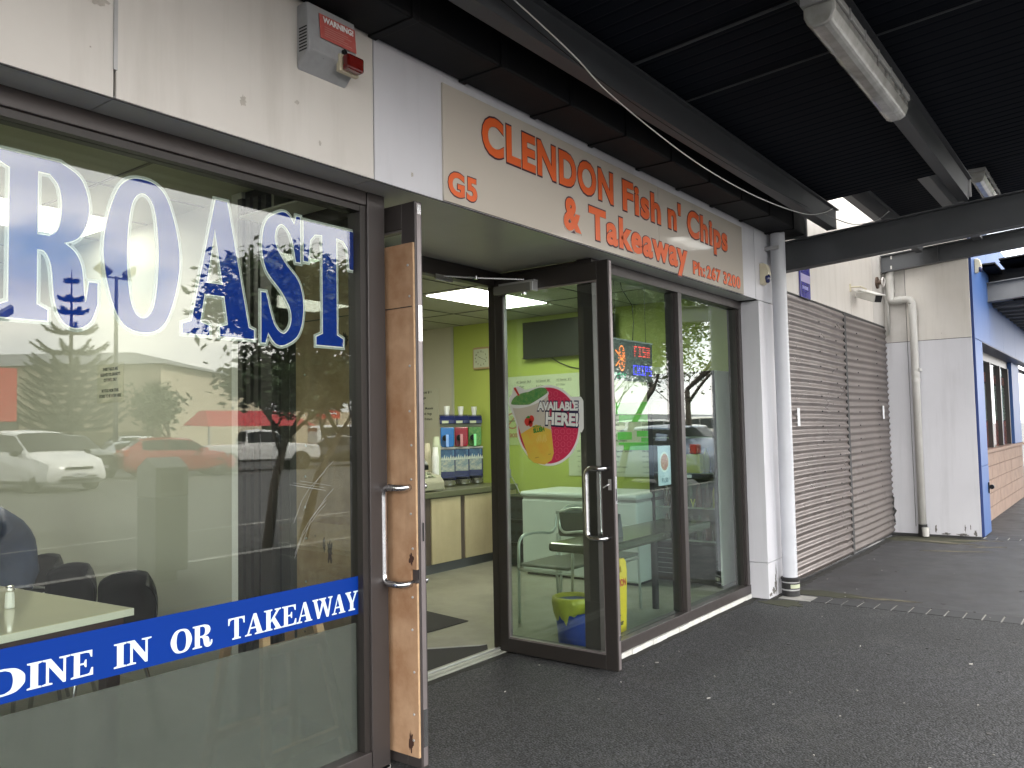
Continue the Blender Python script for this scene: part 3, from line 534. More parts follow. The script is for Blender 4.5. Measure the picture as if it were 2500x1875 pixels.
each('screw', M['alu'], dL, [(2.6275, yy-.004*(i % 3), z) for i, z in enumerate((.13, .24, .42, .60, .74, .95, 1.10, 1.25, 1.40, 1.55, 1.75, 2.06, 2.2)) for yy in (-.116, .60)], lambda: MB().lathe([(.006, 0), (.005, -.003), (.002, -.004)], (0, 0, 0), 'x', 8))
kn = MB()
for yy, z, a, b in ((-.115, .905, .012, .030), (-.10, .12, .012, .04), (.05, 1.45, .012, .02), (.30, 1.9, .02, .03), (.42, .90, .016, .05), (.46, .93, .01, .03)):
    kn.prism([(-yy+p[0]*a, z+p[1]*b) for p in blob(0, 0, 1, 1, j=.4)], (2.6272, 0, 0), (0, -1, 0), (0, 0, 1), (-1, 0, 0), .0008)
kn.build('knots', P('knot_dark', (.05, .02, .012), .8), dL)

# ---- fish shop front window
wF = bx('window', bz, B, 4.470, 6.85, 0.0, .11, 2.455, ZS, bevel=.003)
fr('sill', wF, 4.470, 6.85, -.004, .11, .034, .108); fr('mullion', wF, 5.605, 5.665, -.002, .11, .108, 2.455); fr('jamb', wF, 6.795, 6.845, 0, .11, .108, 2.455)
bx('bead', M['bronze_d'], wF, 6.765, 6.795, .02, .09, .108, 2.455); bx('bead', M['bronze_d'], wF, 5.585, 5.605, .03, .09, .108, 2.455)
bx('glass', M['glass_f'], wF, 4.470, 5.605, .047, .055, .108, 2.455); bx('glass', M['glass_f'], wF, 5.665, 6.795, .047, .055, .108, 2.455)
bs = MB(); x = 4.38
while x < 6.83:
    x2 = min(6.83, x+random.uniform(.10, .22)); bs.box(x, x2+.001, -.010-random.uniform(0, .008), .10, 0, .033); x = x2
bs.build('base_strip', M['strip'], B)
MB().box(-3, 2.60, .0, .10, 0, .015).build('base_strip', M['strip'], B)
# pillar right of the window
bx('pillar', M['panel_b'], B, 6.852, 7.2, YF, .10, .30, ZS-.004, bevel=.002); bx('pillar_base', M['panel_b'], B, 6.852, 7.2, YF, .10, 0, .296, bevel=.002)
# interior shells
bx('side_wall', M['dark'], B, -3.12, -3, .10, 6, 0, 2.95)
bx('party_wall', M['olive'], B, 2.63, 2.69, 1.156, 6.0, 0, 2.75); bx('party_wall', M['cwall'], B, 2.69, 2.75, 1.062, 6.0, 0, 2.75)
bx('back_wall', M['olive'], B, -3, 2.75, 6.0, 6.1, 0, 2.75); bx('back_wall', M['cwall'], B, 2.75, 7.8, 6.0, 6.1, 0, 2.75)
bx('side_wall', M['green'], B, 7.70, 7.80, .10, 4.03, 0, 2.75); bx('side_wall', M['cwall'], B, 7.70, 7.80, 4.065, 6.0, 0, 2.75); bx('wall_trim', M['olive'], B, 7.685, 7.80, 4.03, 4.065, 0, 2.75)
bx('front_wall', M['dark'], B, 2.69, 2.72, .80, 1.062, 0, 2.75)
MB().box(-3, 2.60, .10, 6, -.04, .004).box(2.60, 7.7, .80, 6, -.04, .006).box(4.43, 7.7, .11, .80, -.04, .006).build('floor', M['vinylf'], None, kind='structure')
MB().box(-3, 7.8, .10, .80, 2.76, 2.86).box(-3, 7.8, .80, 6.1, 2.75, 2.86).build('ceiling', M['ceil'], None, kind='structure')
bx('lintel', M['ceil'], B, -3, 2.60, .10, .13, 2.52, 2.76); bx('lintel', M['ceil'], B, 4.43, 7.7, .11, .14, 2.50, 2.76); bx('lintel', M['ceil'], B, 2.6, 4.43, .80, .82, 2.50, 2.75)
tl = MB()
for k in range(-3, 8): tl.box(k*1.2-.605-.006+.24, k*1.2-.605+.006+.24, .14, 6, 2.744, 2.7495)
for k in range(0, 10): tl.box(-3, 7.7, .27+k*.6-.006, .27+k*.6+.006, 2.7445, 2.7490)
tl.build('ceiling_grid', M['tline'], B)
bx('roof', M['steelwork'], B, -3, 12, -.10, 6.2, 4.3, 4.4)
bx('back_wall', M['creamb'], B, 7.8, 12, 1.2, 1.3, 0, 4.3)
# ---- shuttered bay and return wall
bx('wall_backing', M['gap'], B, 7.2, 11.66, -.085, .05, 2.72, 4.3)
for x0, x1 in ((7.2, 8.4), (8.4, 9.96), (9.96, 11.0), (11.0, 11.60)): wp(x0, x1, 2.715, 4.3, 'panel' if x0 < 10 else 'dirty', y=-.110, d=.025)
bx('shutter_head', M['gap'], B, 7.2, 11.62, -.10, -.05, 2.66, 2.72)
def corr(x0, x1, z0, z1, y, pitch, amp, dent):
    nz = int((z1-z0)/pitch*8); nx = int((x1-x0)/.035); vs = []; fs = []; rnd = random.Random(int(x0*100))
    dn = [(rnd.uniform(x0, x1), rnd.uniform(z0, z0+1.0), rnd.uniform(.03, .09), rnd.uniform(.03, .08), rnd.uniform(-.018, .022)) for _ in range(dent)]
    dn += [(x1-.05-.06*rnd.random(), .55+.12*k, .07, .05, rnd.uniform(-.022, .022)) for k in range(7)] if dent > 13 else []
    for j in range(nz+1):
        z = z0+(z1-z0)*j/nz
        for i in range(nx+1):
            x = x0+(x1-x0)*i/nx; w = amp*math.sin(2*math.pi*(z+.006*math.sin(x*2.1))/pitch); sag = .012*math.sin((x-x0)/(x1-x0)*math.pi)*max(0, 1-z/1.3)
            o = sum(e*math.exp(-((x-a)/c)**2-((z-b)/d)**2) for a, b, c, d, e in dn)
            vs.append((x, y+w-sag*1.5+o, z))
    for j in range(nz):
        for i in range(nx): k = j*(nx+1)+i; fs.append((k, k+1, k+nx+2, k+nx+1))
    return MB().add(vs, fs)
sh = corr(7.22, 9.588, .02, 2.69, -.118, .0765, .0115, 14).build('shutter', M['shutter'], B, smooth=True, fixn=False)
sh2 = corr(9.672, 11.60, .03, 2.69, -.108, .0765, .0115, 12).build('shutter', M['shutter2'], B, smooth=True, fixn=False)
bx('shutter_post', M['gap'], B, 9.592, 9.668, -.122, -.06, 0, 2.69)
bx('shutter_back', M['gap'], B, 7.2, 11.6, -.085, -.07, 0, 2.70)
def each(name, mat, parent, pts, maker, **k):
    src = None; base = W[parent]
    for p in pts:
        if src is None:
            src = maker().build(name, mat, None, **k); c0 = W[src].copy(); src.parent = parent; src.location = Vector(p)-base+c0; W[src] = base; first = src
        else: c = first.copy(); COL.objects.link(c); c.location = Vector(p)-base+c0
each('rivet', M['gap'], sh, [(sx, -.134, .0765*k+.055) for sx in (7.62, 8.62, 9.2) for k in range(4, 34, 2)], lambda: MB().sphere((0, 0, 0), .008, n=6, m=4))
each('rivet', M['gap'], sh2, [(sx, -.124, .0765*k+.055) for sx in (10.1, 11.0) for k in range(4, 34, 2)], lambda: MB().sphere((0, 0, 0), .008, n=6, m=4))
# sticker notes on the shutters
for sx, sz in ((7.82, 1.44), (11.15, 1.50)):
    MB().box(sx, sx+.075, -.136, -.1345, sz, sz+.17).build('sticker', M['paper_w'], sh if sx < 9 else sh2)
# return wall: faces the viewer (-x)
RX = 11.60
MB().box(RX+.012, RX+.08, -1.10, .05, 0, 4.3).build('wall_backing', M['gap'], B)
for ya, yb, z0, z1, m in ((-.365, -.10, 2.502, 3.9, 'dirty'), (-1.105, -.372, 2.502, 3.9, 'panel'), (-.365, -.10, .03, 2.495, 'panel_b'), (-1.105, -.372, .03, 2.495, 'panel_b')):
    bx('wall_panel', M[m], B, RX, RX+.012, ya, yb, z0, z1, bevel=.0015)
bx('wall_panel', M['panel_b'], B, RX-.001, RX+.012, -1.105, -.10, .03, .12)
for a, z_, w_, h_ in ((.60, .10, .010, .05), (.93, .12, .008, .045), (1.04, .07, .02, .03), (.99, .14, .006, .03), (.72, .045, .05, .012), (.90, .045, .07, .012), (.50, .05, .03, .014)):
    MB().prism(blob(a, z_, w_, h_, j=.45), (RX-.0015, 0, 0), (0, -1, 0), (0, 0, 1), (-1, 0, 0), .0008).build('scuff', P('scuff_dark', (.10, .095, .085), .8, var=.7, col2=(.25, .24, .23), scale=60), B)
for a, z_, w_, h_ in ((7.02, .10, .020, .07), (7.035, .20, .008, .05), (6.97, .05, .03, .03), (6.90, .03, .03, .012)):
    MB().prism(blob(a, z_, w_, h_, j=.45), (0, YF-.0005, 0), (1, 0, 0), (0, 0, 1), (0, -1, 0), .0008).build('scuff', MATS['scuff_dark'], B)
MB().prism([(p[0], p[1]) for p in [(.09, .14), (.135, .16), (.12, .25), (.15, .31), (.115, .36), (.128, .48), (.09, .52)]], (RX-.002, 0, 0), (0, -1, 0), (0, 0, 1), (-1, 0, 0), .002).build('broken_hole', M['gap'], B)
# ---- blue neighbour
U = thing('blue_shop', 'blue painted shop end with tan block wall and narrow barred windows', 'building', (11.68, -1, 0))
bw = M['bluewall']
bx('pilaster', bw, U, 11.68, 12.32, -1.125, -.95, .02, .88, bevel=.004); bx('pilaster', bw, U, 11.68, 12.32, -1.125, -.95, .885, 2.49, bevel=.004)
x = 11.68
for x1 in (13.1, 14.6, 16.2, 18.0, 20.2, 23): bx('fascia_panel', bw, U, x, x1-.006, -1.125, -.95, 2.496, 4.1, bevel=.003); x = x1
bx('pilaster_edge', P('blue_dark', (.02, .05, .2), .5), U, 11.668, 11.68, -1.13, -.9, .02, 4.1)
wl = bx('block_wall', M['mortar'], U, 12.32, 18.35, -.94, -.80, 0, .98)
bk = MB()
for r in range(5):
    xx = 12.32-(.2 if r % 2 else 0)
    while xx < 18.33:
        a, b_ = max(12.322, xx), min(18.35, xx+.392)
        if b_-a > .03: bk.box(a, b_, -.949-random.uniform(0, .003), -.80, r*.196+.006, r*.196+.190)
        xx += .40
bk.build('blocks', M['brick'], wl, bevel=.003)
bx('sill', M['brick'], U, 12.30, 18.40, -.985, -.70, .985, 1.035, bevel=.006)
wN = bx('window', M['bronze_d'], U, 12.32, 17.1, -.90, -.82, 2.36, 2.49)
for xx in (12.36, 13.5, 14.7, 15.9, 17.0): bx('mullion', M['bronze_d'], wN, xx-.05, xx+.05, -.92, -.82, 1.036, 2.36)
bx('glass', M['glass_f'], wN, 12.4, 17.0, -.87, -.862, 1.036, 2.36)
bx('pilaster', bw, U, 17.15, 18.3, -.96, -.80, 1.036, 2.49, bevel=.004)
MB().box(12.4, 17.0, -.858, -.852, 1.04, 1.44).build('counter_red', P('red_counter', (.55, .02, .02), .5), U); MB().box(12.4, 17.0, -.56, -.54, 1.42, 1.60).box(12.4, 17.0, -.5, -.48, 2.0, 2.12).build('white_screen', M['white'], U)
bl = MB()
for k in range(22): bl.box(12.4, 17.0, -.85, -.84, 1.46+k*.026, 1.478+k*.026)
bl.build('blind', M['white'], U); bx('red_band', P('red_band', (.6, .03, .03), .5), U, 12.4, 17.0, -.858, -.852, 2.06, 2.2)
bx('window_soffit', P('blue_soffit', (.03, .045, .11), .4), U, 12.32, 18.3, -1.12, -.80, 2.488, 2.495)
bx('back_wall', M['dark'], U, 12.3, 24, .4, .5, 0, 4.1); bx('side_wall', M['blackm'], U, 18.35, 24, -.84, -.82, 0, 2.5)
gd = MB().box(18.6, 20.6, -.90, -.88, .1, 2.4)
gd.build('glass', M['glass_f'], U); MB().box(18.4, 18.6, -.93, -.85, 0, 2.49).box(20.6, 20.8, -.93, -.85, 0, 2.49).build('door_frame', M['bronze_d'], U)
MB().tube(bend([(17.9, -1.25, 1.28), (18.0, -1.5, 1.30), (18.0, -1.5, .98)], .06), .025).tube([(18.0, -1.5, .98), (18.0, -1.5, .0)], .02).build('handrail', M['chrome'], U, smooth=True)
MB().lathe([(.03, 0), (.03, .05)], (12.24, -1.16, .60), 'x', 10).box(12.20, 12.23, -1.14, -1.126, .52, .66).build('tap', M['black'], U)

# ================================================================= CANOPY
K = thing('canopy', 'dark steel verandah of corrugated sheet on grey beams over the footpath', 'canopy', (0, 0, 3.3))
def zc(y): return 3.300-.070*y
def decksheet(x0, x1, y0, y1, zf, pitch=.095, amp=.0032):
    n = int((x1-x0)/pitch*12); vs = []; fs = []
    for i in range(n+1):
        x = x0+(x1-x0)*i/n; ph = (x/pitch) % 1; w = amp*(1 if ph < .10 else (1-(ph-.10)/.08 if ph < .18 else (0 if ph < .92 else (ph-.92)/.08)))
        vs += [(x, y0, zf(y0)+w), (x, y1, zf(y1)+w)]
    fs = [(2*i, 2*i+2, 2*i+3, 2*i+1) for i in range(n)]
    return MB().add(vs, fs)
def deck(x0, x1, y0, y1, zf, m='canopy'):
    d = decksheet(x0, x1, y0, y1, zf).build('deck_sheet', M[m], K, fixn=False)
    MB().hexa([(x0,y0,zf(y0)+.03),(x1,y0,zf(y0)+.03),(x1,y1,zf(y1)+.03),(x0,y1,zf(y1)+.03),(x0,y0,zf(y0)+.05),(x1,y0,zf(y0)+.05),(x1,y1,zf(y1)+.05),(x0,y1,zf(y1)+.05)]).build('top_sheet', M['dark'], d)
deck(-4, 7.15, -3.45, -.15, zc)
z2 = lambda y: 3.80-.07*y
deck(6.7, 10.0, -3.45, -1.05, z2); deck(10.0, 11.28, -2.3, -1.05, z2); deck(6.7, 11.38, -1.05, -.55, z2)
def ibeam_y(x, y0, y1, zb, h, w=.12, t=.012, name='rafter', m='steelwork'):
    """I-beam running along y; zb(y)= underside height"""
    b = MB()
    def slab(xa, xb, dz0, dz1):
        b.hexa([(xa,y0,zb(y0)+dz0),(xb,y0,zb(y0)+dz0),(xb,y1,zb(y1)+dz0),(xa,y1,zb(y1)+dz0),(xa,y0,zb(y0)+dz1),(xb,y0,zb(y0)+dz1),(xb,y1,zb(y1)+dz1),(xa,y1,zb(y1)+dz1)])
    slab(x-w/2, x+w/2, 0, t); slab(x-w/2, x+w/2, h-t, h); slab(x-.006, x+.006, t, h-t)
    return b.build(name, M[m], K)
b1 = ibeam_y(7.51, -3.55, -.16, lambda y: 2.842-.065*y, .270)
ibeam_y(1.0-3.2, -3.55, -.16, lambda y: 2.842-.065*y, .270)
b2 = ibeam_y(11.48, -3.6, -.12, lambda y: 3.400-.070*y, .225, .10)
for yy in (-.80, -2.2): bx('stiffener', M['steelwork'], b2, 11.43, 11.47, yy, yy+.012, 3.405-.07*yy+.01, 3.40-.07*yy+.21)
ibeam_y(13.1, -3.6, -.96, lambda y: 3.02-.07*y, .265, .14, m='steel_l')
def chan_x(y0, y1, z0, z1, x0, x1, name='purlin', m='steelwork'):
    t = .010
    return MB().box(x0, x1, y0, y1, z0, z0+t).box(x0, x1, y0, y0+t if y1 > y0 else y0-t, z0+t, z1-t).box(x0, x1, y0-.03, y1, z1-t, z1).build(name, M[m], K)
chan_x(-.668, -.585, 3.155, 3.325, -4, 7.42); chan_x(-1.690, -1.612, 3.236, 3.412, -4, 7.46); chan_x(-2.72, -2.64, 3.31, 3.485, -4, 7.46)
bx('beam_end_plate', M['alu'], K, 7.462, 7.47, -1.71, -1.60, 3.26, 3.40)
chan_x(-.64, -.56, 3.60, 3.78, 6.8, 11.4); chan_x(-1.30, -1.20, 3.66, 3.86, 6.8, 11.4); chan_x(-2.6, -2.5, 3.75, 3.95, 6.8, 11.4)
MB().tube([(4.36, -.50, 3.325), (4.36, -3.4, 3.32+.20)], .006, 8).tube([(3.72, -.50, 3.318), (3.72, -3.4, 3.53)], .008, 8).build('tie_rod', M['steelwork'], K)
MB().box(-4, 7.55, -3.58, -3.44, 3.525, 3.66).build('gutter', M['steelwork'], K); MB().box(6.6, 10.0, -3.58, -3.44, 3.95, 4.12).build('gutter', M['steelwork'], K)
z3 = lambda y: 3.52-.07*y
deck(12.9, 24, -3.5, -1.3, z3); deck(12.5, 24, -1.3, -1.0, lambda y: 3.50)
bx('fascia_box', M['duct'], K, 13.25, 13.8, -1.7, -1.13, 3.34, 3.56); bx('hanger_plate', M['duct'], K, 13.6, 24, -3.5, -1.2, 3.46, 3.50)
for yy in (-1.72, -1.98): MB().tube([(13.2, yy, 3.30), (13.2, yy, 3.9)], .018, 8).build('hanger', M['steel_l'], K)
MB().box(13.5, 24, -1.9, -1.13, 3.10, 3.14).build('inner_soffit', M['steelwork'], K)
for k in range(14): bx('soffit_batten', M['steel_l'], K, 13.6+k*.5, 13.62+k*.5, -1.9, -1.13, 3.07, 3.10)
# posts at the kerb edge, seen in the window reflections
for px_ in (-2.2, 7.51): MB().lathe([(.057, 0), (.057, 3.05 if px_ < 10 else 3.6)], (px_, -3.50, 0), n=16).build('post', M['pipe_g'], K, smooth='auto')

# ---- duct along the facade
D = thing('duct', 'long charcoal rectangular air duct in flanged lengths above the shop sign', 'duct', (0, -.3, 3.129))
bx('duct_body', M['duct'], D, -3, 7.38, -.412, -.160, 3.134, 3.56, bevel=.01)
x = 2.36
xs = [2.36+.585*i for i in range(-7, 9)]
for x in xs: MB().box(x, x+.045, -.420, -.158, 3.127, 3.57).build('flange', M['duct'], D, bevel=.003)
bx('end_flange', M['steelwork'], D, 7.36, 7.40, -.424, -.156, 3.120, 3.58, bevel=.003)
# ---- loose cables
def cable(name, pts, r, m, label):
    P_ = []
    for i in range(len(pts)-1):
        p0 = Vector(pts[max(i-1, 0)]); p1 = Vector(pts[i]); p2 = Vector(pts[i+1]); p3 = Vector(pts[min(i+2, len(pts)-1)])
        for j in range(8):
            t = j/8; P_.append(.5*((2*p1)+(p2-p0)*t+(2*p0-5*p1+4*p2-p3)*t*t+(3*p1-p0-3*p2+p3)*t**3))
    P_.append(Vector(pts[-1])); return MB().tube(P_, r, 8).build(name, m, None, smooth=True, label=label, cat='cable')
cable('cable', [(1.8, -.75, 3.30), (2.61, -.75, 3.19), (3.04, -.75, 3.12), (3.42, -.75, 3.035), (4.32, -.75, 2.955), (5.3, -.74, 2.97), (6.30, -.73, 3.06), (6.9, -.70, 3.19), (7.25, -.69, 3.30)], .0032, M['white'], 'thin white cable sagging beneath the steel beams')
cable('cable', [(1.8, -.70, 3.30), (3.2, -.69, 3.145), (4.5, -.69, 3.11), (5.6, -.69, 3.13), (6.6, -.69, 3.17)], .003, M['black'], 'thin black cable drooping just under the near beam')
cable('cable', [(6.95, -.69, 3.20), (7.2, -.85, 3.13), (7.35, -1.0, 3.16), (7.43, -1.1, 3.24)], .004, M['grey'], 'short grey cable looping up behind the beam end')

# ---- batten lights
def batten(loc, lab):
    t = thing('batten_light', lab, 'light fitting', loc, 'weatherproof batten lights under the verandah')
    Lh, w = 1.38/2, .066; prof = [(-w, .0), (-w, -.045), (-w*.72, -.088), (-w*.3, -.100), (w*.3, -.100), (w*.72, -.088), (w, -.045), (w, .0)]
    def at(p): return (loc[0]+p[0], loc[1]+p[1], loc[2]+p[2])
    b = MB().prism([(p[0], p[1]) for p in prof], at((-Lh, 0, 0)), (0, -1, 0), (0, 0, 1), (1, 0, 0), 2*Lh)
    b.build('diffuser', P('dusty_diffuser', (.40, .40, .375), .22, var=.8, col2=(.20, .195, .175), scale=7, coat=.6, speck=((.04, .035, .03), 24, .07), streak=((.16, .15, .13), .5)), t, bevel=.012)
    MB().box(loc[0]-Lh-.012, loc[0]+Lh+.012, loc[1]-w-.008, loc[1]+w+.008, loc[2]-.002, loc[2]+.035).build('housing', M['grey'], t, bevel=.008)
    for k in range(5):
        for s in (-1, 1): MB().box(loc[0]-.5+k*.25, loc[0]-.485+k*.25, loc[1]+s*(w+.008)-.004, loc[1]+s*(w+.008)+.004, loc[2]-.02, loc[2]+.03).build('clip', M['alu'], t)
    return t
batten((4.12, -1.705, 3.200), 'long dusty batten light under the verandah beam, the nearer and larger one')
batten((9.35, -1.61, 3.77), 'small-looking batten light farther along, just left of the cross beam end')

# ================================================================= THINGS ON THE FACADE
S = thing('sign_board', 'long glossy beige shop sign with orange lettering above the doorway', 'sign', (2.82, YF, ZS))
sy = YF-.004
MB().box(2.822, 5.0, sy-.006, sy+.003, 2.527, 3.084).box(5.002, 6.497, sy-.006, sy+.003, 2.527, 3.084).build('board', M['signboard'], S)
def stext(s, x, z, cap, w, bold=.040, ol=.0048):
    y = sy-.0075; text(s, (x, y-.0012, z), FRONT, cap, w, bold, .0008, spacing=1.10).build('lettering', M['orange'], S)
    b = text(s, (x-ol, y, z-ol), FRONT, cap+2*ol, w+2*ol, bold+.014, .0008, spacing=1.10); b.build('lettering_outline', M['outline'], S)
stext('CLENDON', 3.108, 2.838, .175, 1.283); stext('Fish', 4.508, 2.836, .175, .522); stext("n'", 5.139, 2.838, .175, .207); stext('Chips', 5.448, 2.838, .175, .735)
stext('&', 3.826, 2.590, .172, .185); stext('Takeaway', 4.096, 2.585, .172, 1.338); stext('G5', 2.850, 2.568, .102, .212, ol=.0032); stext('Ph:', 5.524, 2.568, .085, .212, ol=.0028); stext('267', 5.765, 2.568, .085, .262, ol=.0028); stext('3200', 6.080, 2.568, .085, .345, ol=.0028)

A = thing('alarm_box', 'grey siren box with red warning label and dark red strobe on the wall panel', 'alarm', (2.1, YF, 2.85))
MB().hexa([(1.99,YF,2.86),(2.235,YF,2.86),(2.235,YF-.075,2.925),(1.99,YF-.075,2.925),(1.99,YF,3.115),(2.235,YF,3.115),(2.235,YF-.062,3.115),(1.99,YF-.062,3.115)]).build('case', P('alarm_grey', (.36, .37, .38), .4, var=.4, col2=(.24, .24, .24), scale=20, speck=((.12, .11, .1), 30, .05)), A, bevel=.008)
yy = YF-.0712
MB().hexa([(2.045,yy-.006,2.985),(2.228,yy-.006,2.985),(2.228,yy-.0045,2.985),(2.045,yy-.0045,2.985),(2.045,yy+.003,3.085),(2.228,yy+.003,3.085),(2.228,yy+.0045,3.085),(2.045,yy+.0045,3.085)]).build('label', P('warning_red', (.50, .10, .085), .5, var=.5, col2=(.55, .2, .17), scale=40), A)
text('WARNING!', (2.058, yy-.0045, 3.052), FRONT, .021, .155, .03).build('lettering', M['white_l'], A)
tt = MB()
for k in range(5): tt.box(2.065, 2.205-.02*(k % 3), yy-.006+.0003*k, yy-.005, 2.998+k*.009, 3.001+k*.009)
tt.build('small_print', P('faded_red', (.6, .25, .22), .6), A)
MB().lathe([(.012, 0), (.012, -.008)], (2.165, yy-.002, 2.968), 'y', 12).build('knob', M['black'], A)
bx('strobe_base', M['cream'], A, 2.135, 2.235, yy-.012, yy+.01, 2.885, 2.955, bevel=.003)
bx('strobe', P('strobe_red', (.14, .008, .006), .12, coat=.5), A, 2.145, 2.230, yy-.050, yy-.012, 2.890, 2.950, bevel=.008)
lv = MB()
for k in range(8): lv.box(1.9885, 1.9905, YF-.062, YF-.018, 2.925+k*.0125, 2.930+k*.0125)
lv.build('vents', M['blackm'], A)

Pp = thing('downpipe', 'grey round downpipe beside the fish shop pillar, black collar at its foot', 'pipe', (7.12, -.24, 0))
MB().lathe([(.062, .15), (.062, 3.14)], (7.125, -.245, 0), n=28).build('pipe', M['pipe_g'], Pp, smooth='auto')
MB().lathe([(.078, 0), (.074, .02), (.074, .13), (.079, .135), (.079, .15), (.064, .155)], (7.125, -.245, 0), n=28).build('collar', M['rubber'], Pp, smooth='auto')
MB().lathe([(.0765, .045), (.0765, .056)], (7.125, -.245, 0), n=28).lathe([(.0765, .110), (.0765, .118)], (7.125, -.245, 0), n=28).build('clamp', M['alu'], Pp, smooth='auto')
lb = MB(); 
for i in range(9):
    a0, a1 = R(200+i*9), R(209+i*9); q = [(7.125+.0763*math.cos(a), -.245+.0763*math.sin(a)) for a in (a0, a1)]
    lb.hexa([(q[0][0],q[0][1],.066),(q[1][0],q[1][1],.066),(q[1][0]*1.0+.002,q[1][1]+.003,.066),(q[0][0]+.002,q[0][1]+.003,.066),(q[0][0],q[0][1],.098),(q[1][0],q[1][1],.098),(q[1][0]+.002,q[1][1]+.003,.098),(q[0][0]+.002,q[0][1]+.003,.098)])
lb.build('label', M['paper'], Pp)
for x_ in (7.04, 7.19): bx('bracket', M['alu'], Pp, x_, x_+.02, -.28, -.155, 2.98, 3.01)

def sensor(loc, lab, rot=0):
    t = thing('security_sensor', lab, 'sensor', loc, 'cream motion sensors on the shop walls'); x, y, z = loc
    b = MB(); prof = [(0, .0), (.0, .185), (.035, .185), (.062, .165), (.078, .10), (.070, .045), (.030, .0)]
    b.prism([(-p[0], p[1]) for p in prof], (x+.036, y, z), (0, 1, 0), (0, 0, 1), (-1, 0, 0), .072)
    b.build('case', M['cream'], t, bevel=.008)
    MB().sphere((x-.012, y-.062, z+.050), .030, .026, .042).build('lens', M['navy'], t, smooth=True)
    return t
sensor((6.93, YF-.001, 2.66), 'cream sensor with dark blue lens on the pillar left of the grey downpipe')
sensor((12.0, -1.126, 3.35), 'cream sensor on the top corner of the blue wall')

Q = thing('security_sign', 'small glossy blue security company board above the shutter, partly behind the downpipe', 'sign', (8.1, -.11, 2.70))
MB().box(8.095, 8.40, -.128, -.112, 2.705, 3.12).build('board', P('sign_blue', (.05, .045, .30), .18, var=.6, col2=(.12, .12, .42), scale=6, coat=.6), Q, bevel=.003)
text('PROTECTED BY', (8.11, -.1295, 3.02), FRONT, .034, .27, .03).build('lettering', M['white_l'], Q)
text('24 HOURS', (8.14, -.1295, 2.79), FRONT, .03, .18, .03).build('lettering', P('pale_blue_ink', (.45, .45, .75), .5), Q)
MB().box(8.11, 8.385, -.1298, -.1285, 2.86, 2.94).build('logo_band', P('lilac_band', (.45, .40, .65), .3), Q)

Z = thing('security_camera', 'white bullet camera on a bracket on the wall above the shutter', 'camera', (10.1, -.11, 2.9))
MB().box(9.93, 9.96, -.122, -.110, 2.98, 3.07).tube([(9.945, -.12, 3.03), (9.98, -.22, 3.03), (10.15, -.24, 3.02)], .009, 8).build('bracket', M['cream'], Z)
cb = MB().box(-.055, .055, -.16, .16, -.045, .045).xf(Matrix.Translation((10.12, -.27, 2.93)) @ Matrix.Rotation(R(-35), 4, 'Z') @ Matrix.Rotation(R(20), 4, 'X')); cb.build('body', M['pvc'], Z, bevel=.008)
MB().box(-.065, .065, -.20, .12, .045, .055).xf(Matrix.Translation((10.12, -.27, 2.93)) @ Matrix.Rotation(R(-35), 4, 'Z') @ Matrix.Rotation(R(20), 4, 'X')).build('hood', M['pvc'], Z)
MB().box(-.045, .045, -.166, -.16, -.038, .038).xf(Matrix.Translation((10.12, -.27, 2.93)) @ Matrix.Rotation(R(-35), 4, 'Z') @ Matrix.Rotation(R(20), 4, 'X')).build('lens', M['black'], Z)
MB().tube(bend([(9.95, -.13, 3.0), (9.97, -.2, 2.96), (10.06, -.25, 2.98)], .03), .004, 6).build('cord', M['pvc'], Z)

bl = thing('wall_fitting', 'round rusty bracket fitting beside the drainpipe top', 'bracket', (11.3, -.11, 3.2))
MB().lathe([(.075, 0), (.075, -.02)], (11.22, -.112, 3.25), 'y', 18).lathe([(.028, -.02), (.028, -.075)], (11.22, -.112, 3.25), 'y', 12).build('plate', P('rust_brown', (.10, .065, .045), .7, var=.6, scale=30), bl)
MB().tube(ring_pts((11.22, -.19, 3.25), .055, 0, 6.28, 18, (1, 0, 0), (0, 0, 1)), .012, 8).build('ring', M['dirty'], bl)

# drainpipe with offset bends on the return wall
Wp = thing('drainpipe', 'stained white PVC drainpipe with offset bends down the return wall', 'pipe', (11.5, -.4, 0))
xw = 11.53
MB().tube(bend([(xw, -.245, 3.80), (xw, -.245, 3.50), (xw-.01, -.205, 3.40), (xw-.01, -.205, 3.04), (xw-.01, -.30, 3.04), (xw-.01, -.455, 3.04), (xw-.01, -.462, 2.9), (xw-.01, -.462, .16)], .07, 8), .047, 20).build('pipe', M['pvc'], Wp, smooth=True)
for z, yy in ((3.60, -.245), (3.47, -.240), (3.33, -.205), (3.16, -.205), (2.84, -.462), (2.08, -.462), (1.99, -.462)): MB().lathe([(.0525, -.022), (.0525, .022)], (xw-.005, yy, z), n=20).build('socket', M['pvc'], Wp, smooth='auto')
MB().lathe([(.052, -.02), (.052, .02)], (xw-.01, -.325, 3.04), 'y', 20).tube([(xw-.01, -.20, 3.24), (xw-.01, -.13, 3.33)], .03, 12).build('branch', M['pvc'], Wp, smooth='auto')
MB().box(xw-.055, xw+.07, -.525, -.515, 2.10, 2.14).build('bracket', M['pvc'], Wp)
MB().lathe([(.056, .0), (.052, .14)], (xw-.01, -.465, .02), n=18).build('shoe', M['rubber'], Wp, smooth='auto'); MB().lathe([(.040, .0), (.044, .11)], (xw-.045, -.500, .015), n=18).build('outlet', M['pvc'], Wp, smooth='auto')
MB().tube(bend([(xw, -.165, 3.65), (xw, -.165, 3.1), (xw+.02, -.16, 2.6)], .05), .014, 8).build('conduit', M['pvc'], Wp, smooth=True)
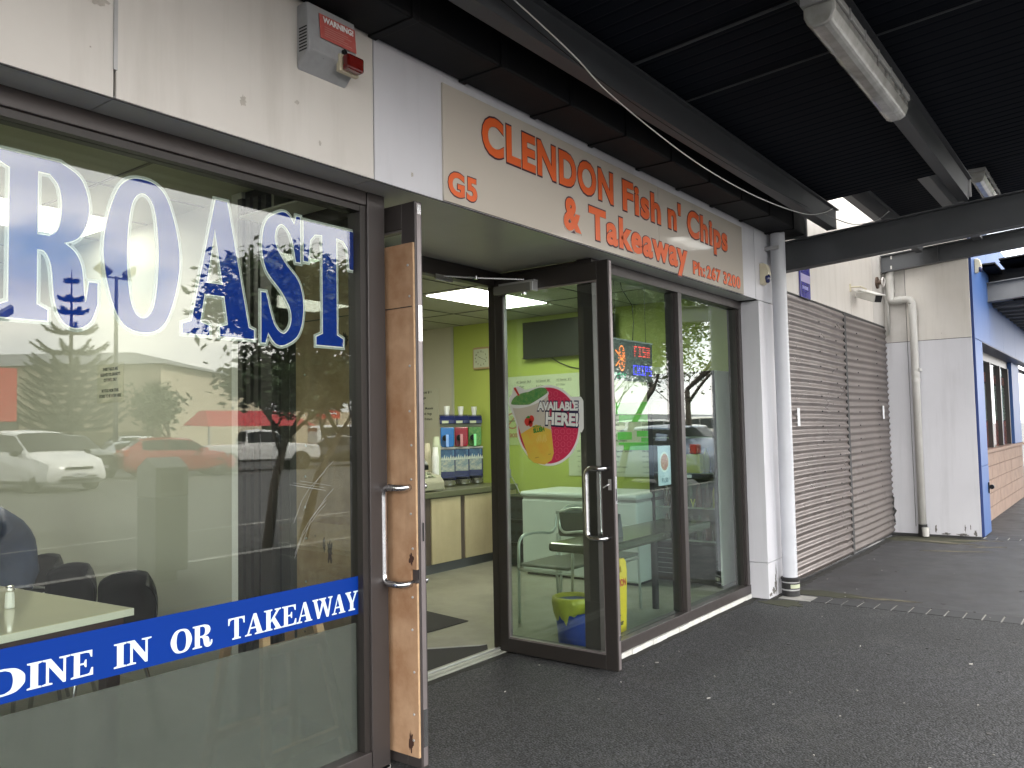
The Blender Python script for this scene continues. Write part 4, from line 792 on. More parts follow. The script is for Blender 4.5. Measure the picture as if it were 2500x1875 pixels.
# ================================================================= WINDOW GRAPHICS (inside faces of the panes)
RB = [(1.0385, 1.334), (1.361, 1.628), (1.648, 1.942), (1.980, 2.186), (2.193, 2.459)]
lt = serif('ROAST', RB, 1.835, 2.342, .0555, 0, .0035, .0008).build('lettering', M['blue'], wR)
serif('ROAST', RB, 1.835, 2.342, .0570, 0, .0075, .0008).build('lettering_line', M['white_l'], lt)
serif('ROAST', [(a, min(b, 2.459)) for a, b in RB], 1.835, 2.342, .0585, 0, .0165, .0008).build('lettering_border', M['pale_v'], lt)
bd = MB().box(-3, 2.4615, .0435, .0449, .681, .842).build('band', M['blue2'], wR)
DB = [(1.008, 1.124), (1.129, 1.171), (1.173, 1.256), (1.258, 1.327), (1.395, 1.437), (1.439, 1.524), (1.594, 1.675), (1.678, 1.756), (1.822, 1.892), (1.894, 1.977), (1.979, 2.061), (2.063, 2.131), (2.133, 2.211), (2.213, 2.318), (2.315, 2.387), (2.388, 2.458)]
for w_, a_, b_ in (('DINE', 0, 4), ('IN', 4, 6), ('OR', 6, 8), ('TAKEAWAY', 8, 16)): serif(w_, DB[a_:b_], .703, .782, .0428, 0, 0.0, .0008).build('band_lettering', M['band_l'], bd)
MB().box(-3, 2.461, .058, .0605, .100, .642).build('frosted_film', M['frost'], wR)
# scratches on the big pane
scx = MB()
for k in range(9):
    x0 = 2.13+random.uniform(-.02, .05); z0 = 1.05+random.uniform(-.12, .1)
    pts = [(x0+.16*t, .0441, z0+.20*t**.6+random.uniform(-.004, .004)) for t in (0, .25, .5, .75, 1)] if k < 5 else [(x0-.02+.16*t, .0441, 1.30-.02*k*.3-.03*t) for t in (0, .5, 1)]
    scx.tube(pts, .0005, 4)
scx.build('scratches', P('scratch', (.35, .36, .35), .6), paneR)

# ---- slush decal on the open door's pane (reads from inside, plane x = 4.346)
DX = 4.3455
def dpt(a, b): return (-a, b)          # helper: poly given in (y,z), frame right = -y
def dprism(poly, dx, mat, name, parent, d=.0006):
    poly = [(-p[0], p[1]) for p in poly]; ar = sum(poly[i-1][0]*poly[i][1]-poly[i][0]*poly[i-1][1] for i in range(len(poly)))
    if ar < 0: poly = poly[::-1]
    m = curve_mesh([poly], d); place(m, (DX-dx, 0, 0), WALLX); return m.build(name, mat, parent)
cy_, cz_, rr = .331, 1.482, .258
big = [(cy_+rr*math.cos(a)*.96, cz_+rr*math.sin(a)) for a in [2*math.pi*i/72 for i in range(72)]]
dec = dprism(big, 0, M['decw'], 'decal', dR)
dprism([(.640, 1.63), (.615, 1.575), (.54, 1.40), (.20, 1.30), (.25, 1.70), (.36, 1.738), (.50, 1.716), (.562, 1.745), (.60, 1.74), (.61, 1.70), (.635, 1.67)], -.0002, M['decw'], 'decal_edge', dec)
dprism([(.19, 1.66), (.075, 1.655), (.058, 1.63), (.060, 1.46), (.075, 1.435), (.12, 1.44), (.20, 1.47)], -.0004, M['decw'], 'decal_edge', dec)
dprism([(cy_+.243*.96*math.cos(a), cz_+.243*math.sin(a)) for a in [2*math.pi*i/72 for i in range(72)]], .0008, M['pink'], 'decal_disc', dec)
rg = MB()
for i in range(-5, 6):
    for j in range(-6, 7):
        y_, z_ = cy_+i*.046+(j % 2)*.023, cz_+j*.040
        if ((y_-cy_)/.96)**2+(z_-cz_)**2 < .222**2:
            m = curve_mesh([circle(-y_, z_, .0165, 20), circle(-y_, z_, .0150, 20)[::-1]], .0004); place(m, (DX-.0016, 0, 0), WALLX); rg.add(m.v, m.f)
rg.build('decal_rings', M['pink2'], dec)
dprism([(.618, 1.635), (.595, 1.57), (.485, 1.275), (.44, 1.243), (.36, 1.232), (.305, 1.26), (.287, 1.305), (.300, 1.43), (.325, 1.70)], .0020, M['deccream'], 'decal_cup', dec)
dprism([(.545, 1.43), (.485, 1.275), (.44, 1.243), (.36, 1.232), (.305, 1.26), (.287, 1.305), (.300, 1.43), (.304, 1.455), (.42, 1.49)], .0024, M['decy'], 'decal_cup_base', dec)
dprism([(.47+.155*math.cos(a)+.0, 1.655+.045*math.sin(a)-.22*(.155*math.cos(a))) for a in [2*math.pi*i/40 for i in range(40)]], .0030, M['decw'], 'decal_rim', dec)
dprism([(.47+.147*math.cos(a), 1.662+.042*math.sin(a)+.012*abs(math.sin(2*a))-.22*(.147*math.cos(a))) for a in [2*math.pi*i/40 for i in range(40)]], .0034, M['gdec'], 'decal_slush', dec)
dprism([(.578, 1.738), (.594, 1.732), (.558, 1.680), (.546, 1.686)], .0042, M['decred'], 'decal_straw', dec)
for y_, z_, r_ in ((.488, 1.508, .024), (.455, 1.525, .022), (.462, 1.495, .018)): dprism([(y_+r_*math.cos(a)*(1-.25*max(0, -math.sin(a))), z_+r_*1.15*math.sin(a)) for a in [2*math.pi*i/20 for i in range(20)]], .0034, M['decred'], 'decal_berry', dec)
dprism([(.500, 1.535), (.480, 1.548), (.462, 1.542), (.472, 1.530)], .0042, M['decgr'], 'decal_leaf', dec)
def dtext(s, y0, z0, cap, w, dx, m, bold=.0, skew=0, rot=0, name='decal_lettering'): return text(s, (DX-dx, y0, z0), WALLX, cap, w, bold, .0006, skew, rot=rot).build(name, m, dec)
dtext('SLUSH', .440, 1.436, .026, .088, .0040, M['decgr'], .06, 0, R(8)); dtext('TROPICAL', .445, 1.467, .011, .07, .0040, M['decgr'], .03, 0, R(8))
dtext('AVAILABLE', .411, 1.5795, .0575, .320, .0036, M['decnavy'], .085, .0, R(-2)); dtext('AVAILABLE', .405, 1.584, .049, .308, .0044, M['decw'], .045, .0, R(-2))
dtext('HERE!', .350, 1.4885, .081, .258, .0036, M['decnavy'], .085, 0, R(-4)); dtext('HERE!', .344, 1.493, .072, .246, .0046, M['decw'], .045, 0, R(-4))
dtext('www.                  .com', .432, 1.272, .006, .13, .0040, M['ink'], 0, 0, R(12))
for k in range(9): dprism([(.40-.004*k-(.02 if k > 4 else 0)+.0, 1.425), (.402-.010*(k-2), 1.385-.01*(k % 2)), (.400-.010*(k-2), 1.385-.01*(k % 2))], .0032, P('decal_ray', (.62, .55, .25), .5), 'decal_ray', dec)

# ================================================================= FISH SHOP INTERIOR
YE = EM('tube_light', (1.0, 1.0, .86), 3.6)
def troffer(x, y, z, lab, col=YE):
    t = thing('ceiling_light', lab, 'ceiling light', (x, y, z), 'fluorescent panels in the shop ceilings')
    MB().box(x-.60, x+.60, y-.30, y+.30, z-.006, z-.001).build('frame', M['grey'], t)
    MB().box(x-.585, x+.585, y-.285, y+.285, z-.012, z-.007).build('diffuser', col, t); return t
troffer(6.29, 2.34, 2.75, 'lit fluorescent panel in the ceiling, seen through the open doorway of the fish shop')
troffer(4.4, 4.6, 2.75, 'lit fluorescent panel deep in the fish shop ceiling, near the back wall')
E2 = EM('tube_light_warm', (1.0, .97, .84), 1.35)
troffer(1.914, 2.38, 2.75, 'lit yellowish fluorescent panel above the tables behind the big lettered window', E2)
troffer(-.9, 2.38, 2.75, 'lit fluorescent panel at the hidden left end of the dining room', E2)
troffer(.1, 3.9, 2.75, 'lit fluorescent panel over the middle of the dining room', E2)
troffer(.7, 5.1, 2.75, 'added fluorescent panel, out of view, over the back of the dining room', E2)  # unseen panel, added to spread the dining room light more evenly
CT = thing('counter', 'serving counter with pale laminate doors, brown stiles and olive edged top', 'counter', (6.0, 3.4, 0))
bx('carcass', M['brown'], CT, 4.2, 7.69, 3.105, 3.75, .10, .775); bx('kickboard', P('kick_grey', (.12, .125, .13), .5), CT, 4.2, 7.69, 3.12, 3.7, 0, .10)
for a, b in ((4.3, 4.95), (5.03, 5.47), (5.55, 6.115), (6.235, 6.690), (6.765, 7.25), (7.33, 7.68)): bx('panel', M['cream_wood'], CT, a, b, 3.088, 3.106, .105, .765, bevel=.003)
bx('worktop', M['ctop'], CT, 4.15, 7.69, 3.070, 3.80, .775, .834, bevel=.006)
# slush machines
def slush(x, col, lab, cup, px_, py_):
    t = thing('slush_machine', lab, 'drinks machine', (x, 3.25, .834), 'slush machines in a row on the counter')
    y = 3.25; h = .090; o = (.834); dp = .18
    bx('base_tray', M['steel'], t, x-h+.006, x+h-.006, y-.10, y+.06, o+.010, o+.075, bevel=.02)
    MB().lathe([(.075, .0), (.080, .05), (.083, .055)], (x, y-.075, o+.02), n=22).build('drip_cup', M['steel'], t, smooth='auto'); MB().lathe([(.082, 0), (.082, .008)], (x, y-.075, o+.086), n=22).build('drip_grid', M['black'], t)
    b = bx('body', M['navy'], t, x-h+.004, x+h-.004, y-.01, y+dp, o+.06, o+.415, bevel=.006); bx('body_top', M['grey'], t, x-h, x+h, y-.02, y+dp, o+.415, o+.438, bevel=.004)
    bx('front_picture', P('poster_sky', (.02, .04, .12), .4, var=1.0, col2=(.08, .22, .34), scale=14), b, x-h+.012, x+h-.018, y-.0125, y-.0105, o+.30, o+.41); bx('front_picture', P('poster_ice', (.16, .24, .26), .4, var=1.0, col2=(.50, .48, .36), scale=30), b, x-h+.012, x+h-.018, y-.0127, y-.0105, o+.165, o+.30)
    pk = MB()
    for i in range(7): xx = x-h+.025+i*.024; pk.prism([(xx-.016, o+.296), (xx+.016, o+.296), (xx+.003*(i % 3), o+.335+.012*((i*5) % 3))], (0, y-.0127, 0), (1, 0, 0), (0, 0, 1), (0, -1, 0), .0008)
    pk.build('picture_peaks', P('poster_white', (.55, .60, .52), .5, var=.7, col2=(.30, .36, .30), scale=60), b)
    tank = [(x-h+.006, y+.02), (x+h-.010, y+.02)]
    mt = P('slush_'+cup, col, .25, coat=.6)
    def tk(z0, z1, m, n, g=0): return MB().prism([(x+(h-.008-g)*q[0], z0+(z1-z0)*q[1]) for q in ((-.8, 0), (.8, 0), (.95, .08), (1, .2), (1, 1), (-1, 1), (-1, .2), (-.95, .08))], (0, y+dp-.02, 0), (1, 0, 0), (0, 0, 1), (0, -1, 0), dp-.03-g*2).build(n, m, t, bevel=.01)
    tk(o+.442, o+.668, mt, 'slush', .004); tk(o+.669, o+.706, P('tank_clear', (.22, .23, .16), .15), 'tank')
    lid = MB().prism([(y+dp, o+.706), (y-.03, o+.706), (y-.03, o+.745), (y+.005, o+.795), (y+.06, o+.812), (y+dp-.03, o+.812), (y+dp, o+.78)], (x-h+.004, 0, 0), (0, 1, 0), (0, 0, 1), (1, 0, 0), 2*h-.010).build('lid', M['navy'], t, bevel=.008)
    bx('lid_label', M['paper'], lid, x-.062, x+.012, y-.0325, y-.0305, o+.712, o+.742)
    MB().lathe([(.034, 0), (.034, .03)], (x-.028, y-.045, o+.545), 'y', 16).build('tap_wheel', M['black'], t, smooth='auto'); MB().lathe([(.030, -.004), (.026, -.008)], (x-.028, y-.045, o+.545), 'y', 16).build('tap_cover', M['cglass'], t)
    MB().box(x-.022, x+.008, y-.075, y-.03, o+.445, o+.585).build('tap', P('tap_'+cup, tuple(min(1, c*1.4+.25) for c in col), .3), t, bevel=.004)
    for k in range(3): MB().lathe([(.024, 0), (.034, .07), (.036, .073)], (x+.0, y+.08, o+.812+k*.012), n=16).build('paper_cup', M['white'], t, smooth='auto')
    t.location = (px_, py_, .834); t.rotation_euler = (0, 0, R(-45)); return t
slush(6.742, (.005, .13, .42), 'slush machine with blue slush, leftmost of the three', 'blue', 7.03, 3.56); slush(6.955, (.26, .004, .02), 'slush machine with red slush, between the blue and green ones', 'red', 7.275, 3.56); slush(7.185, (.02, .40, .07), 'slush machine with bright green slush beside the door jamb', 'green', 7.52, 3.56)
def cups(x, y, h, r, lab, m='white'):
    t = thing('cup_stack', lab, 'cups', (x, y, .834), 'stacks of cups on the counter')
    p = []; k = 0; z = .834
    while z < .834+h: p += [(r, z), (r*1.03, z+.006)]; z += .014
    p += [(r*.96, z), (r*.72, z+.09)]
    MB().lathe(p, (x, y, 0), n=18).build('cups', M[m], t, smooth='auto')
cups(6.57, 3.33, .36, .036, 'shortest pale stack of upturned paper cups beside the cash register'); cups(6.665, 3.40, .47, .045, 'tall beige stack of upturned cups between the shorter stack and the slush machines', 'paper'); cups(6.755, 3.62, .40, .04, 'stack of cups half hidden behind the blue slush machine', 'cream')
RG = thing('cash_register', 'grey beige cash register with black display at the counter end', 'cash register', (6.3, 3.3, .834))
MB().prism([(3.14, .845), (3.14, .93), (3.20, 1.0), (3.46, 1.04), (3.46, .845)][::-1], (6.06, 0, 0), (0, 1, 0), (0, 0, 1), (1, 0, 0), .44).build('body', P('register_beige', (.36, .35, .26), .4, var=.2), RG, bevel=.012)
MB().prism([(3.30, 1.03), (3.22, 1.12), (3.30, 1.20), (3.46, 1.20), (3.46, 1.03)][::-1], (6.08, 0, 0), (0, 1, 0), (0, 0, 1), (1, 0, 0), .26).build('printer', M['grey'], RG, bevel=.01)
bx('display', M['black'], RG, 6.10, 6.33, 3.21, 3.24, 1.06, 1.11)
for r in range(4):
    for c in range(5): bx('key', M['paper'] if (r+c) % 3 else M['ink_f'], RG, 6.12+c*.06, 6.16+c*.06, 3.17+r*.035, 3.195+r*.035, .985+r*.012, .995+r*.012)
CK = thing('wall_clock', 'square cream wall clock with rounded corners on the lime wall', 'clock', (7.69, 3.62, 2.2))
bx('case', P('clock_gold', (.42, .30, .16), .4), CK, 7.66, 7.70, 3.42, 3.70, 2.19, 2.46, bevel=.025); bx('face', M['paper'], CK, 7.655, 7.662, 3.445, 3.675, 2.215, 2.435, bevel=.002)
for h_ in range(1, 13):
    a = math.pi/2-h_*math.pi/6; text(str(h_), (7.6545, 3.56-.085*math.cos(a)+.009, 2.325+.082*math.sin(a)-.010), WALLX, .020, None, .01, .0006).build('numeral', M['ink'], CK)
MB().tube([(7.653, 3.56, 2.325), (7.653, 3.60, 2.345)], .003, 6).tube([(7.652, 3.56, 2.325), (7.652, 3.49, 2.30)], .002, 6).build('hands', M['ink'], CK)
TV = thing('television', 'dark wall mounted television high on the lime wall', 'television', (7.6, 2.4, 2.25))
bx('screen', P('tv_screen', (.012, .014, .012), .35, spec=.2), TV, 7.60, 7.66, 1.72, 2.895, 2.262, 2.682, bevel=.008); bx('bezel', M['black'], TV, 7.594, 7.602, 1.72, 2.895, 2.262, 2.278); bx('wall_bracket', M['blackm'], TV, 7.66, 7.70, 2.2, 2.5, 2.35, 2.55)
MB().tube([(7.68, 2.55, 2.26), (7.68, 2.45, 2.20), (7.68, 2.3, 2.14), (7.685, 2.1, 2.10)], .006, 6).build('lead', M['blackm'], TV)
def wtext(s, y, z, cap, parent, m='ink', x=7.688, bold=0.01, w=None): return text(s, (x, y, z), WALLX, cap, w, bold, .0006).build('print', M[m], parent)
MN = thing('menu_board', 'long pale menu sheet of specials pinned across the lime wall, two rows of price lists', 'menu', (7.69, 2.3, .95))
bx('sheet', M['paper'], MN, 7.6895, 7.6985, 1.15, 3.25, 1.62, 2.075); bx('sheet', M['paper'], MN, 7.6895, 7.6985, 1.15, 2.36, .94, 1.612)
cols = [(3.06, 'A1 Special  $6.5', ['$1 Chips', '1 x Fish', '1 x Sausages']), (2.78, 'A2 Special  $8', ['$ 2 Chips', '1 x Fish', '1 x Burger']), (2.50, 'A3 Special  $12', ['$ 2 Chips', '2 x Fish', '2 x Sausages', '2 x Fritters']), (2.20, 'A4 Special  $14', ['$ 3 Chips', '2 x Fish'])]
for y_, h_, rows in cols:
    wtext(h_, y_, 2.0, .022, MN); bx('rule', M['ink'], MN, 7.6882, 7.6892, y_-.20, y_, 1.992, 1.9945)
    for k, s in enumerate(rows): wtext(s, y_, 1.945-k*.05, .020, MN)
for y_, h_, z_, rows in ((1.80, 'B1 Special  $20', 1.585, ['$ 5 Chips', '4 x Fish', '2 x Sausages', '2 x Crabsticks', '8 x Po. Fritters']), (1.44, 'B2 Special  $15', 1.585, ['$3 Chips', '3 x Fish', '2 x Hot dogs', '4 x Fritters', '6 x Nuggets']), (1.80, 'D5 Special  $20.50', 1.20, ['$ 7 Chips', '5 x Fish', '10 x Chick nuggets', '1 x bottle of 1.5']), (1.44, 'D6 Special  $25.00', 1.20, ['$ 8 Chips', '6 x Fish', '10 x Chick nuggets', '1 x bottle of 1.5']), (2.24, 'D4 Special  $18.50', 1.20, ['$ 6 Chips', '4 x Fish', '8 x Onion rings', '1 x bottle of 1.5'])):
    wtext(h_, y_, z_, .021, MN)
    for k, s in enumerate(rows): wtext(s, y_, z_-.055*(k+1), .020 if z_ > 1.3 else .016, MN, 'ink' if z_ > 1.3 else 'ink_f')
lm = MB()
for a, b, z0, z1 in ((1.37, 1.74, 1.60, 1.72), (1.30, 1.71, 1.515, 1.59), (1.56, 1.73, 1.33, 1.41), (1.30, 1.50, 1.36, 1.42), (1.30, 1.66, 1.22, 1.275), (1.28, 1.45, 1.305, 1.35), (1.3, 1.72, 1.275, 1.30)): lm.box(7.686, 7.6875, a, b, z0, z1)
lm.build('fluoro_tape', M['lime'], MN)
M2 = thing('menu_board', 'narrow white menu sheet on the cream wall left of the lime wall', 'menu', (7.69, 4.6, 1.5))
bx('sheet', P('sheet_cream', (.50, .49, .38), .7), M2, 7.6895, 7.6985, 4.295, 5.1, 1.50, 2.0)
for k, s in enumerate(['2 Special $11', '3 Chips', 'x Fish', 'x Bat. Mussels', 'x Squid rings', 'x Po. Fritters']): wtext(s, 4.63, 1.94-k*.068, .030, M2, bold=.02)
NS = thing('no_smoking_sign', 'faded no smoking sign on the lime wall behind the slush decal', 'sign', (7.69, 3.1, 1.3))
bx('sheet', P('sheet_olive', (.36, .42, .18), .7), NS, 7.690, 7.698, 2.96, 3.30, 1.28, 1.76)
for nm, mm in (('ring', P('faded_red2', (.30, .12, .06), .7)),):
    m = curve_mesh([circle(-3.13, 1.56, .095, 30), circle(-3.13, 1.56, .078, 30)[::-1]], .001); place(m, (7.689, 0, 0), WALLX); m.build('ring', mm, NS)
    MB().hexa([(7.688,3.19,1.50),(7.688,3.06,1.63),(7.689,3.06,1.63),(7.689,3.19,1.50),(7.688,3.20,1.515),(7.688,3.07,1.645),(7.689,3.07,1.645),(7.689,3.20,1.515)]).build('bar', mm, NS); MB().box(7.688, 7.689, 3.06, 3.19, 1.553, 1.567).build('cigarette', M['ink_f'], NS)
    text('NO SMOKING', (7.689, 3.24, 1.37), WALLX, .045, .22, .04, .0006).build('print', mm, NS)
# chest freezer
FZ = thing('chest_freezer', 'long pale white chest freezer standing against the lime wall', 'freezer', (7.1, 1.66, 0))
bx('body', M['freezer'], FZ, 6.74, 7.42, 1.01, 2.32, .03, .765, bevel=.02); bx('lid', M['freezer'], FZ, 6.725, 7.43, 1.0, 2.33, .790, .838, bevel=.018); bx('seal', M['grey'], FZ, 6.75, 7.41, 1.02, 2.31, .765, .792); bx('plinth', M['blackm'], FZ, 6.78, 7.40, 1.04, 2.29, 0, .03)
MB().lathe([(.010, 0), (.010, -.004)], (6.739, 1.17, .10), 'x', 10).build('drain_plug', M['black'], FZ)
bx('wall_socket', M['grey'], B, 7.675, 7.698, 3.17, 3.27, .90, 1.0, bevel=.004)
cable('lead', [(7.67, 3.2, .93), (7.62, 3.12, .93), (7.58, 3.0, .80), (7.56, 2.9, .62), (7.5, 2.8, .5)], .006, M['grey'], 'grey power lead hanging from the wall socket by the black crates')
CR = thing('crate_stack', 'stack of dark plastic crates between counter and chest freezer', 'crates', (7.3, 2.7, 0))
for k in range(3): bx('crate', P('crate_dark', (.012, .02, .025), .5), CR, 7.05, 7.5, 2.42, 2.82, .02+k*.245, .255+k*.245, bevel=.01); bx('crate_rim', M['black'], CR, 7.03, 7.52, 2.40, 2.84, .225+k*.245, .262+k*.245, bevel=.006)
for k in range(3):
    for i in range(4): bx('crate_slot', M['dark'], CR, 7.045, 7.051, 2.46+.09*i, 2.52+.09*i, .10+k*.245, .14+k*.245)
# drinks fridge
FR = thing('drinks_fridge', 'black glass fronted drinks fridge with a white side panel beside the window', 'fridge', (7.3, .65, 0))
bx('cabinet_back', M['black'], FR, 7.55, 7.66, .36, 1.02, .05, 1.96); bx('side_panel', M['white'], FR, 7.06, 7.62, .335, .352, .03, 1.96, bevel=.003); bx('side_panel', M['black'], FR, 7.06, 7.62, 1.02, 1.04, .03, 1.96)
bx('header', M['black'], FR, 7.05, 7.6, .352, 1.02, 1.72, 1.96); bx('grille', M['black'], FR, 7.06, 7.6, .352, 1.02, .03, .38)
for k in range(6): bx('grille_slat', M['grey'], FR, 7.05, 7.06, .80, .97, .10+k*.045, .104+k*.045)
for k, z in enumerate((.40, .70, 1.02, 1.35)): bx('shelf', M['grey'], FR, 7.10, 7.55, .36, 1.02, z, z+.008); bx('shelf_strip', M['alu'], FR, 7.09, 7.10, .36, 1.02, z-.002, z+.012)
bx('door_frame', M['black'], FR, 7.045, 7.06, .352, .385, .38, 1.72); bx('door_frame', M['black'], FR, 7.045, 7.06, .985, 1.02, .38, 1.72); bx('glass', M['glass'], FR, 7.048, 7.054, .385, .985, .38, 1.72)
for k, z in enumerate((.41, .71, 1.03)):
    for i in range(7):
        c = [(.05, .02, .012), (.02, .05, .02), (.35, .30, .02), (.08, .02, .02), (.02, .02, .02)][(i*3+k*2) % 5]
        MB().lathe([(.030, 0), (.032, .10), (.030, .15), (.012, .20), (.012, .225)], (7.16, .42+i*.083, z), n=12).build('bottle', P('drink%d' % ((i*3+k*2) % 5), c, .15), FR, smooth='auto')
bx('price_label', M['paper_w'], FR, 7.04, 7.045, .60, .70, .985, 1.015); text('V', (7.0435, .62, .72), WALLX, .07, .05, .03, .001).build('drink_logo', P('lime_logo', (.30, .34, .03), .5), FR)
YP = thing('yellow_can_pack', 'yellow drink carton with black letters inside the fridge', 'drinks pack', (7.12, .55, 1.03)); bx('carton', P('carton_yellow', (.50, .45, .02), .5), YP, 7.06, 7.13, .52, .66, 1.03, 1.20)
# dark window table
TB = thing('window_table', 'long low dark green table with black legs behind the fish shop window', 'table', (5.45, .33, 0))
bx('tabletop', M['table_d'], TB, 4.64, 6.34, .115, .555, .628, .690, bevel=.02)
for x_, y_ in ((4.86, .36), (6.02, .47)): MB().lathe([(.028, 0), (.028, .63)], (x_, y_, 0), n=14).build('leg', M['black'], TB, smooth='auto')
bx('rail', M['black'], TB, 4.9, 6.0, .40, .44, .58, .628)
HP = thing('card_holder', 'dark folded card stand on the green window table', 'card stand', (5.2, .3, .69))
MB().prism([(0, 0), (.09, 0), (.06, .16), (.05, .165)], (5.05, .35, .690), (1, 0, 0), (0, 0, 1), (0, -1, 0), .10).build('card', P('slate', (.03, .04, .045), .4), HP, bevel=.004)
def cafe_chair(name_label, loc, rz):
    t = thing('cafe_chair', name_label, 'chair', (0, 0, 0), 'metal armchairs at the window table')
    # faces +x in its own frame; origin floor centre
    mt = P('satin_tube', (.50, .54, .50), .3, metal=.5)
    for s in (-1, 1):
        MB().tube(bend([(.23, s*.235, 0), (.21, s*.245, .64), (-.02, s*.245, .655), (-.235, s*.21, .62), (-.25, s*.20, .80)], .09, 7), .0115, 10).build('arm_frame', mt, t, smooth=True)
        MB().tube([(-.25, s*.20, 0), (-.235, s*.205, .43), (-.25, s*.20, .62)], .0115, 10).build('leg', mt, t, smooth=True)
    MB().tube(bend([(-.25, -.20, .78), (-.265, 0, .84), (-.25, .20, .78)], .12, 8), .0115, 10).build('back_rail', mt, t, smooth=True)
    bx('seat', P('seat_grey', (.12, .13, .11), .5, var=.2), t, -.235, .235, -.22, .22, .425, .450, bevel=.01)
    bx('backrest', P('seat_dark', (.05, .055, .05), .45), t, -.262, -.240, -.185, .185, .60, .79, bevel=.008)
    MB().tube([(.22, -.235, .40), (.22, .235, .40)], .009, 8).tube([(-.24, -.205, .40), (-.24, .205, .40)], .009, 8).build('crossbar', mt, t, smooth=True)
    t.location = loc; t.rotation_euler = (0, 0, rz); return t
cafe_chair('silver armed chair with grey seat behind the open door glass', (5.27, .87, .004), math.pi)
cafe_chair('silver armed chair tucked under the far side of the green window table', (5.72, .80, .004), -math.pi/2)
BN = thing('waste_bin', 'blue waste bin lined with a yellow bag, by the recess corner', 'bin', (4.75, .43, 0))
MB().lathe([(.105, .004), (.130, .30)], (4.75, .43, 0), n=24).build('bucket', M['bluep'], BN, smooth='auto')
pf = []
bmb = MB(); n_ = 40; vs = []
for j, (r_, z_) in enumerate(((.118, .16), (.135, .23), (.143, .29), (.140, .325), (.125, .33), (.115, .28))):
    for k in range(n_):
        a = 2*math.pi*k/n_; w_ = 1+.03*math.sin(k*2.7)+.025*math.sin(k*1.3+j); dz = -.02*math.sin(k*.9) if j < 1 else 0
        if j == 0: dz += -.03*math.sin(a*2)+(.085 if 3.3 < a < 4.6 else 0)
        vs.append((4.75+r_*w_*math.cos(a), .43+r_*w_*math.sin(a), z_+dz))
bmb.add(vs, [(j*n_+k, j*n_+(k+1) % n_, (j+1)*n_+(k+1) % n_, (j+1)*n_+k) for j in range(5) for k in range(n_)]).build('bag', M['yellowbag'], BN, smooth=True)
CS = thing('caution_sign', 'yellow folding wet floor sign reading CAUTION just inside the window', 'caution sign', (5.0, .25, 0))
def cpoly(): return [(4.86, .03), (4.885, .004), (5.04, .004), (5.075, .02), (5.15, .45), (5.145, .52), (5.12, .545), (4.84, .545), (4.81, .52), (4.80, .45)]
ys = .215
pn = curve_mesh([cpoly(), [(4.88, .455), (4.88, .495), (5.075, .495), (5.075, .455)]], .012); pn.v = [Vector((v.x, ys-v.z+(v.y)*.06, v.y)) for v in pn.v]
pn.build('front_board', M['yellow'], CS); pn = curve_mesh([cpoly()], .012); pn.v = [Vector((v.x, ys+.16-v.z-(v.y)*.20, v.y)) for v in pn.v]; pn.build('back_board', M['yellow'], CS)
def ctext(s, x, z, cap, w, m): 
    b = text(s, (x, 0, z), FRONT, cap, w, .03, .0008); b.v = [Vector((v.x, ys-.0075+v.y+v.z*.06, v.z)) for v in b.v]; b.build('lettering', m, CS)
ctext('CAUTION', 4.915, .362, .045, .205, M['red']); ctext('Wet Floor', 4.885, .105, .034, .165, M['ink'])
trg = curve_mesh([[(4.86, .165), (5.02, .165), (4.94, .325)], [(4.875, .174), (4.94, .305), (5.005, .174)]], .0008); trg.v = [Vector((v.x, ys-.0078+v.z+v.y*.06, v.y)) for v in trg.v]; trg.build('triangle', M['ink'], CS)
fg = MB()
for q in ([(4.925, .275), (4.940, .215)], [(4.940, .215), (4.965, .190)], [(4.940, .215), (4.915, .19)], [(4.928, .262), (4.955, .245)]): fg.tube([(a, ys-.008+b*.06, b) for a, b in q], .004, 6)
fg.sphere((4.922, ys+.01, .286), .007).build('falling_figure', M['ink'], CS)
# mats
MT = thing('door_mat', 'dark ribbed entrance mat just inside the doorway, nearer of the two', 'mat', (3.5, 1.1, .006)); MB().prism([(2.95, .80), (4.20, .80), (4.43, .93), (3.1, .93)][:0] or [(2.76, .80), (4.28, .80), (4.40, .905), (3.78, 1.50), (2.76, 1.50)], (0, 0, .0062), (1, 0, 0), (0, 1, 0), (0, 0, 1), .006).build('mat', M['carpet'], MT)
MB().prism([(4.34, .925), (4.40, .905), (3.78, 1.50), (3.735, 1.49)], (0, 0, .0124), (1, 0, 0), (0, 1, 0), (0, 0, 1), .002).build('mat_edge', M['grey'], MT)
T2 = thing('door_mat', 'second dark mat farther inside, between the doorway and the counter', 'mat', (4.3, 1.8, .006)); MB().prism([(4.447, 1.48), (4.868, 1.464), (4.95, 1.98), (4.0, 2.05), (3.95, 1.55)], (0, 0, .0062), (1, 0, 0), (0, 1, 0), (0, 0, 1), .006).build('mat', M['carpet'], T2)
# LED sign in the window
LD = thing('led_sign', 'dark hanging LED sign with glowing orange fish and red and blue lights', 'lit sign', (5.13, .13, 1.79))
bx('box', P('led_black', (.015, .018, .02), .35), LD, 4.835, 5.415, .125, .150, 1.782, 2.068, bevel=.003); bx('rim', M['grey'], LD, 4.835, 5.415, .119, .125, 2.058, 2.068); bx('rim', M['grey'], LD, 4.835, 4.845, .119, .125, 1.782, 2.058)
def dots(pts, col, st, name):
    b = MB()
    for x_, z_ in pts: b.add([(x_+.0038*math.cos(a), .1225, z_+.0038*math.sin(a)) for a in [0, 1.05, 2.09, 3.14, 4.19, 5.24]], [(0, 1, 2, 3, 4, 5)])
    b.build(name, EM('led_'+name, col, st), LD, fixn=False)
fx, fz = 4.960, 1.935; fp = []
for i in range(26): a = 2*math.pi*i/26; fp += [(fx+.042*math.cos(a), fz+.085*math.sin(a))]
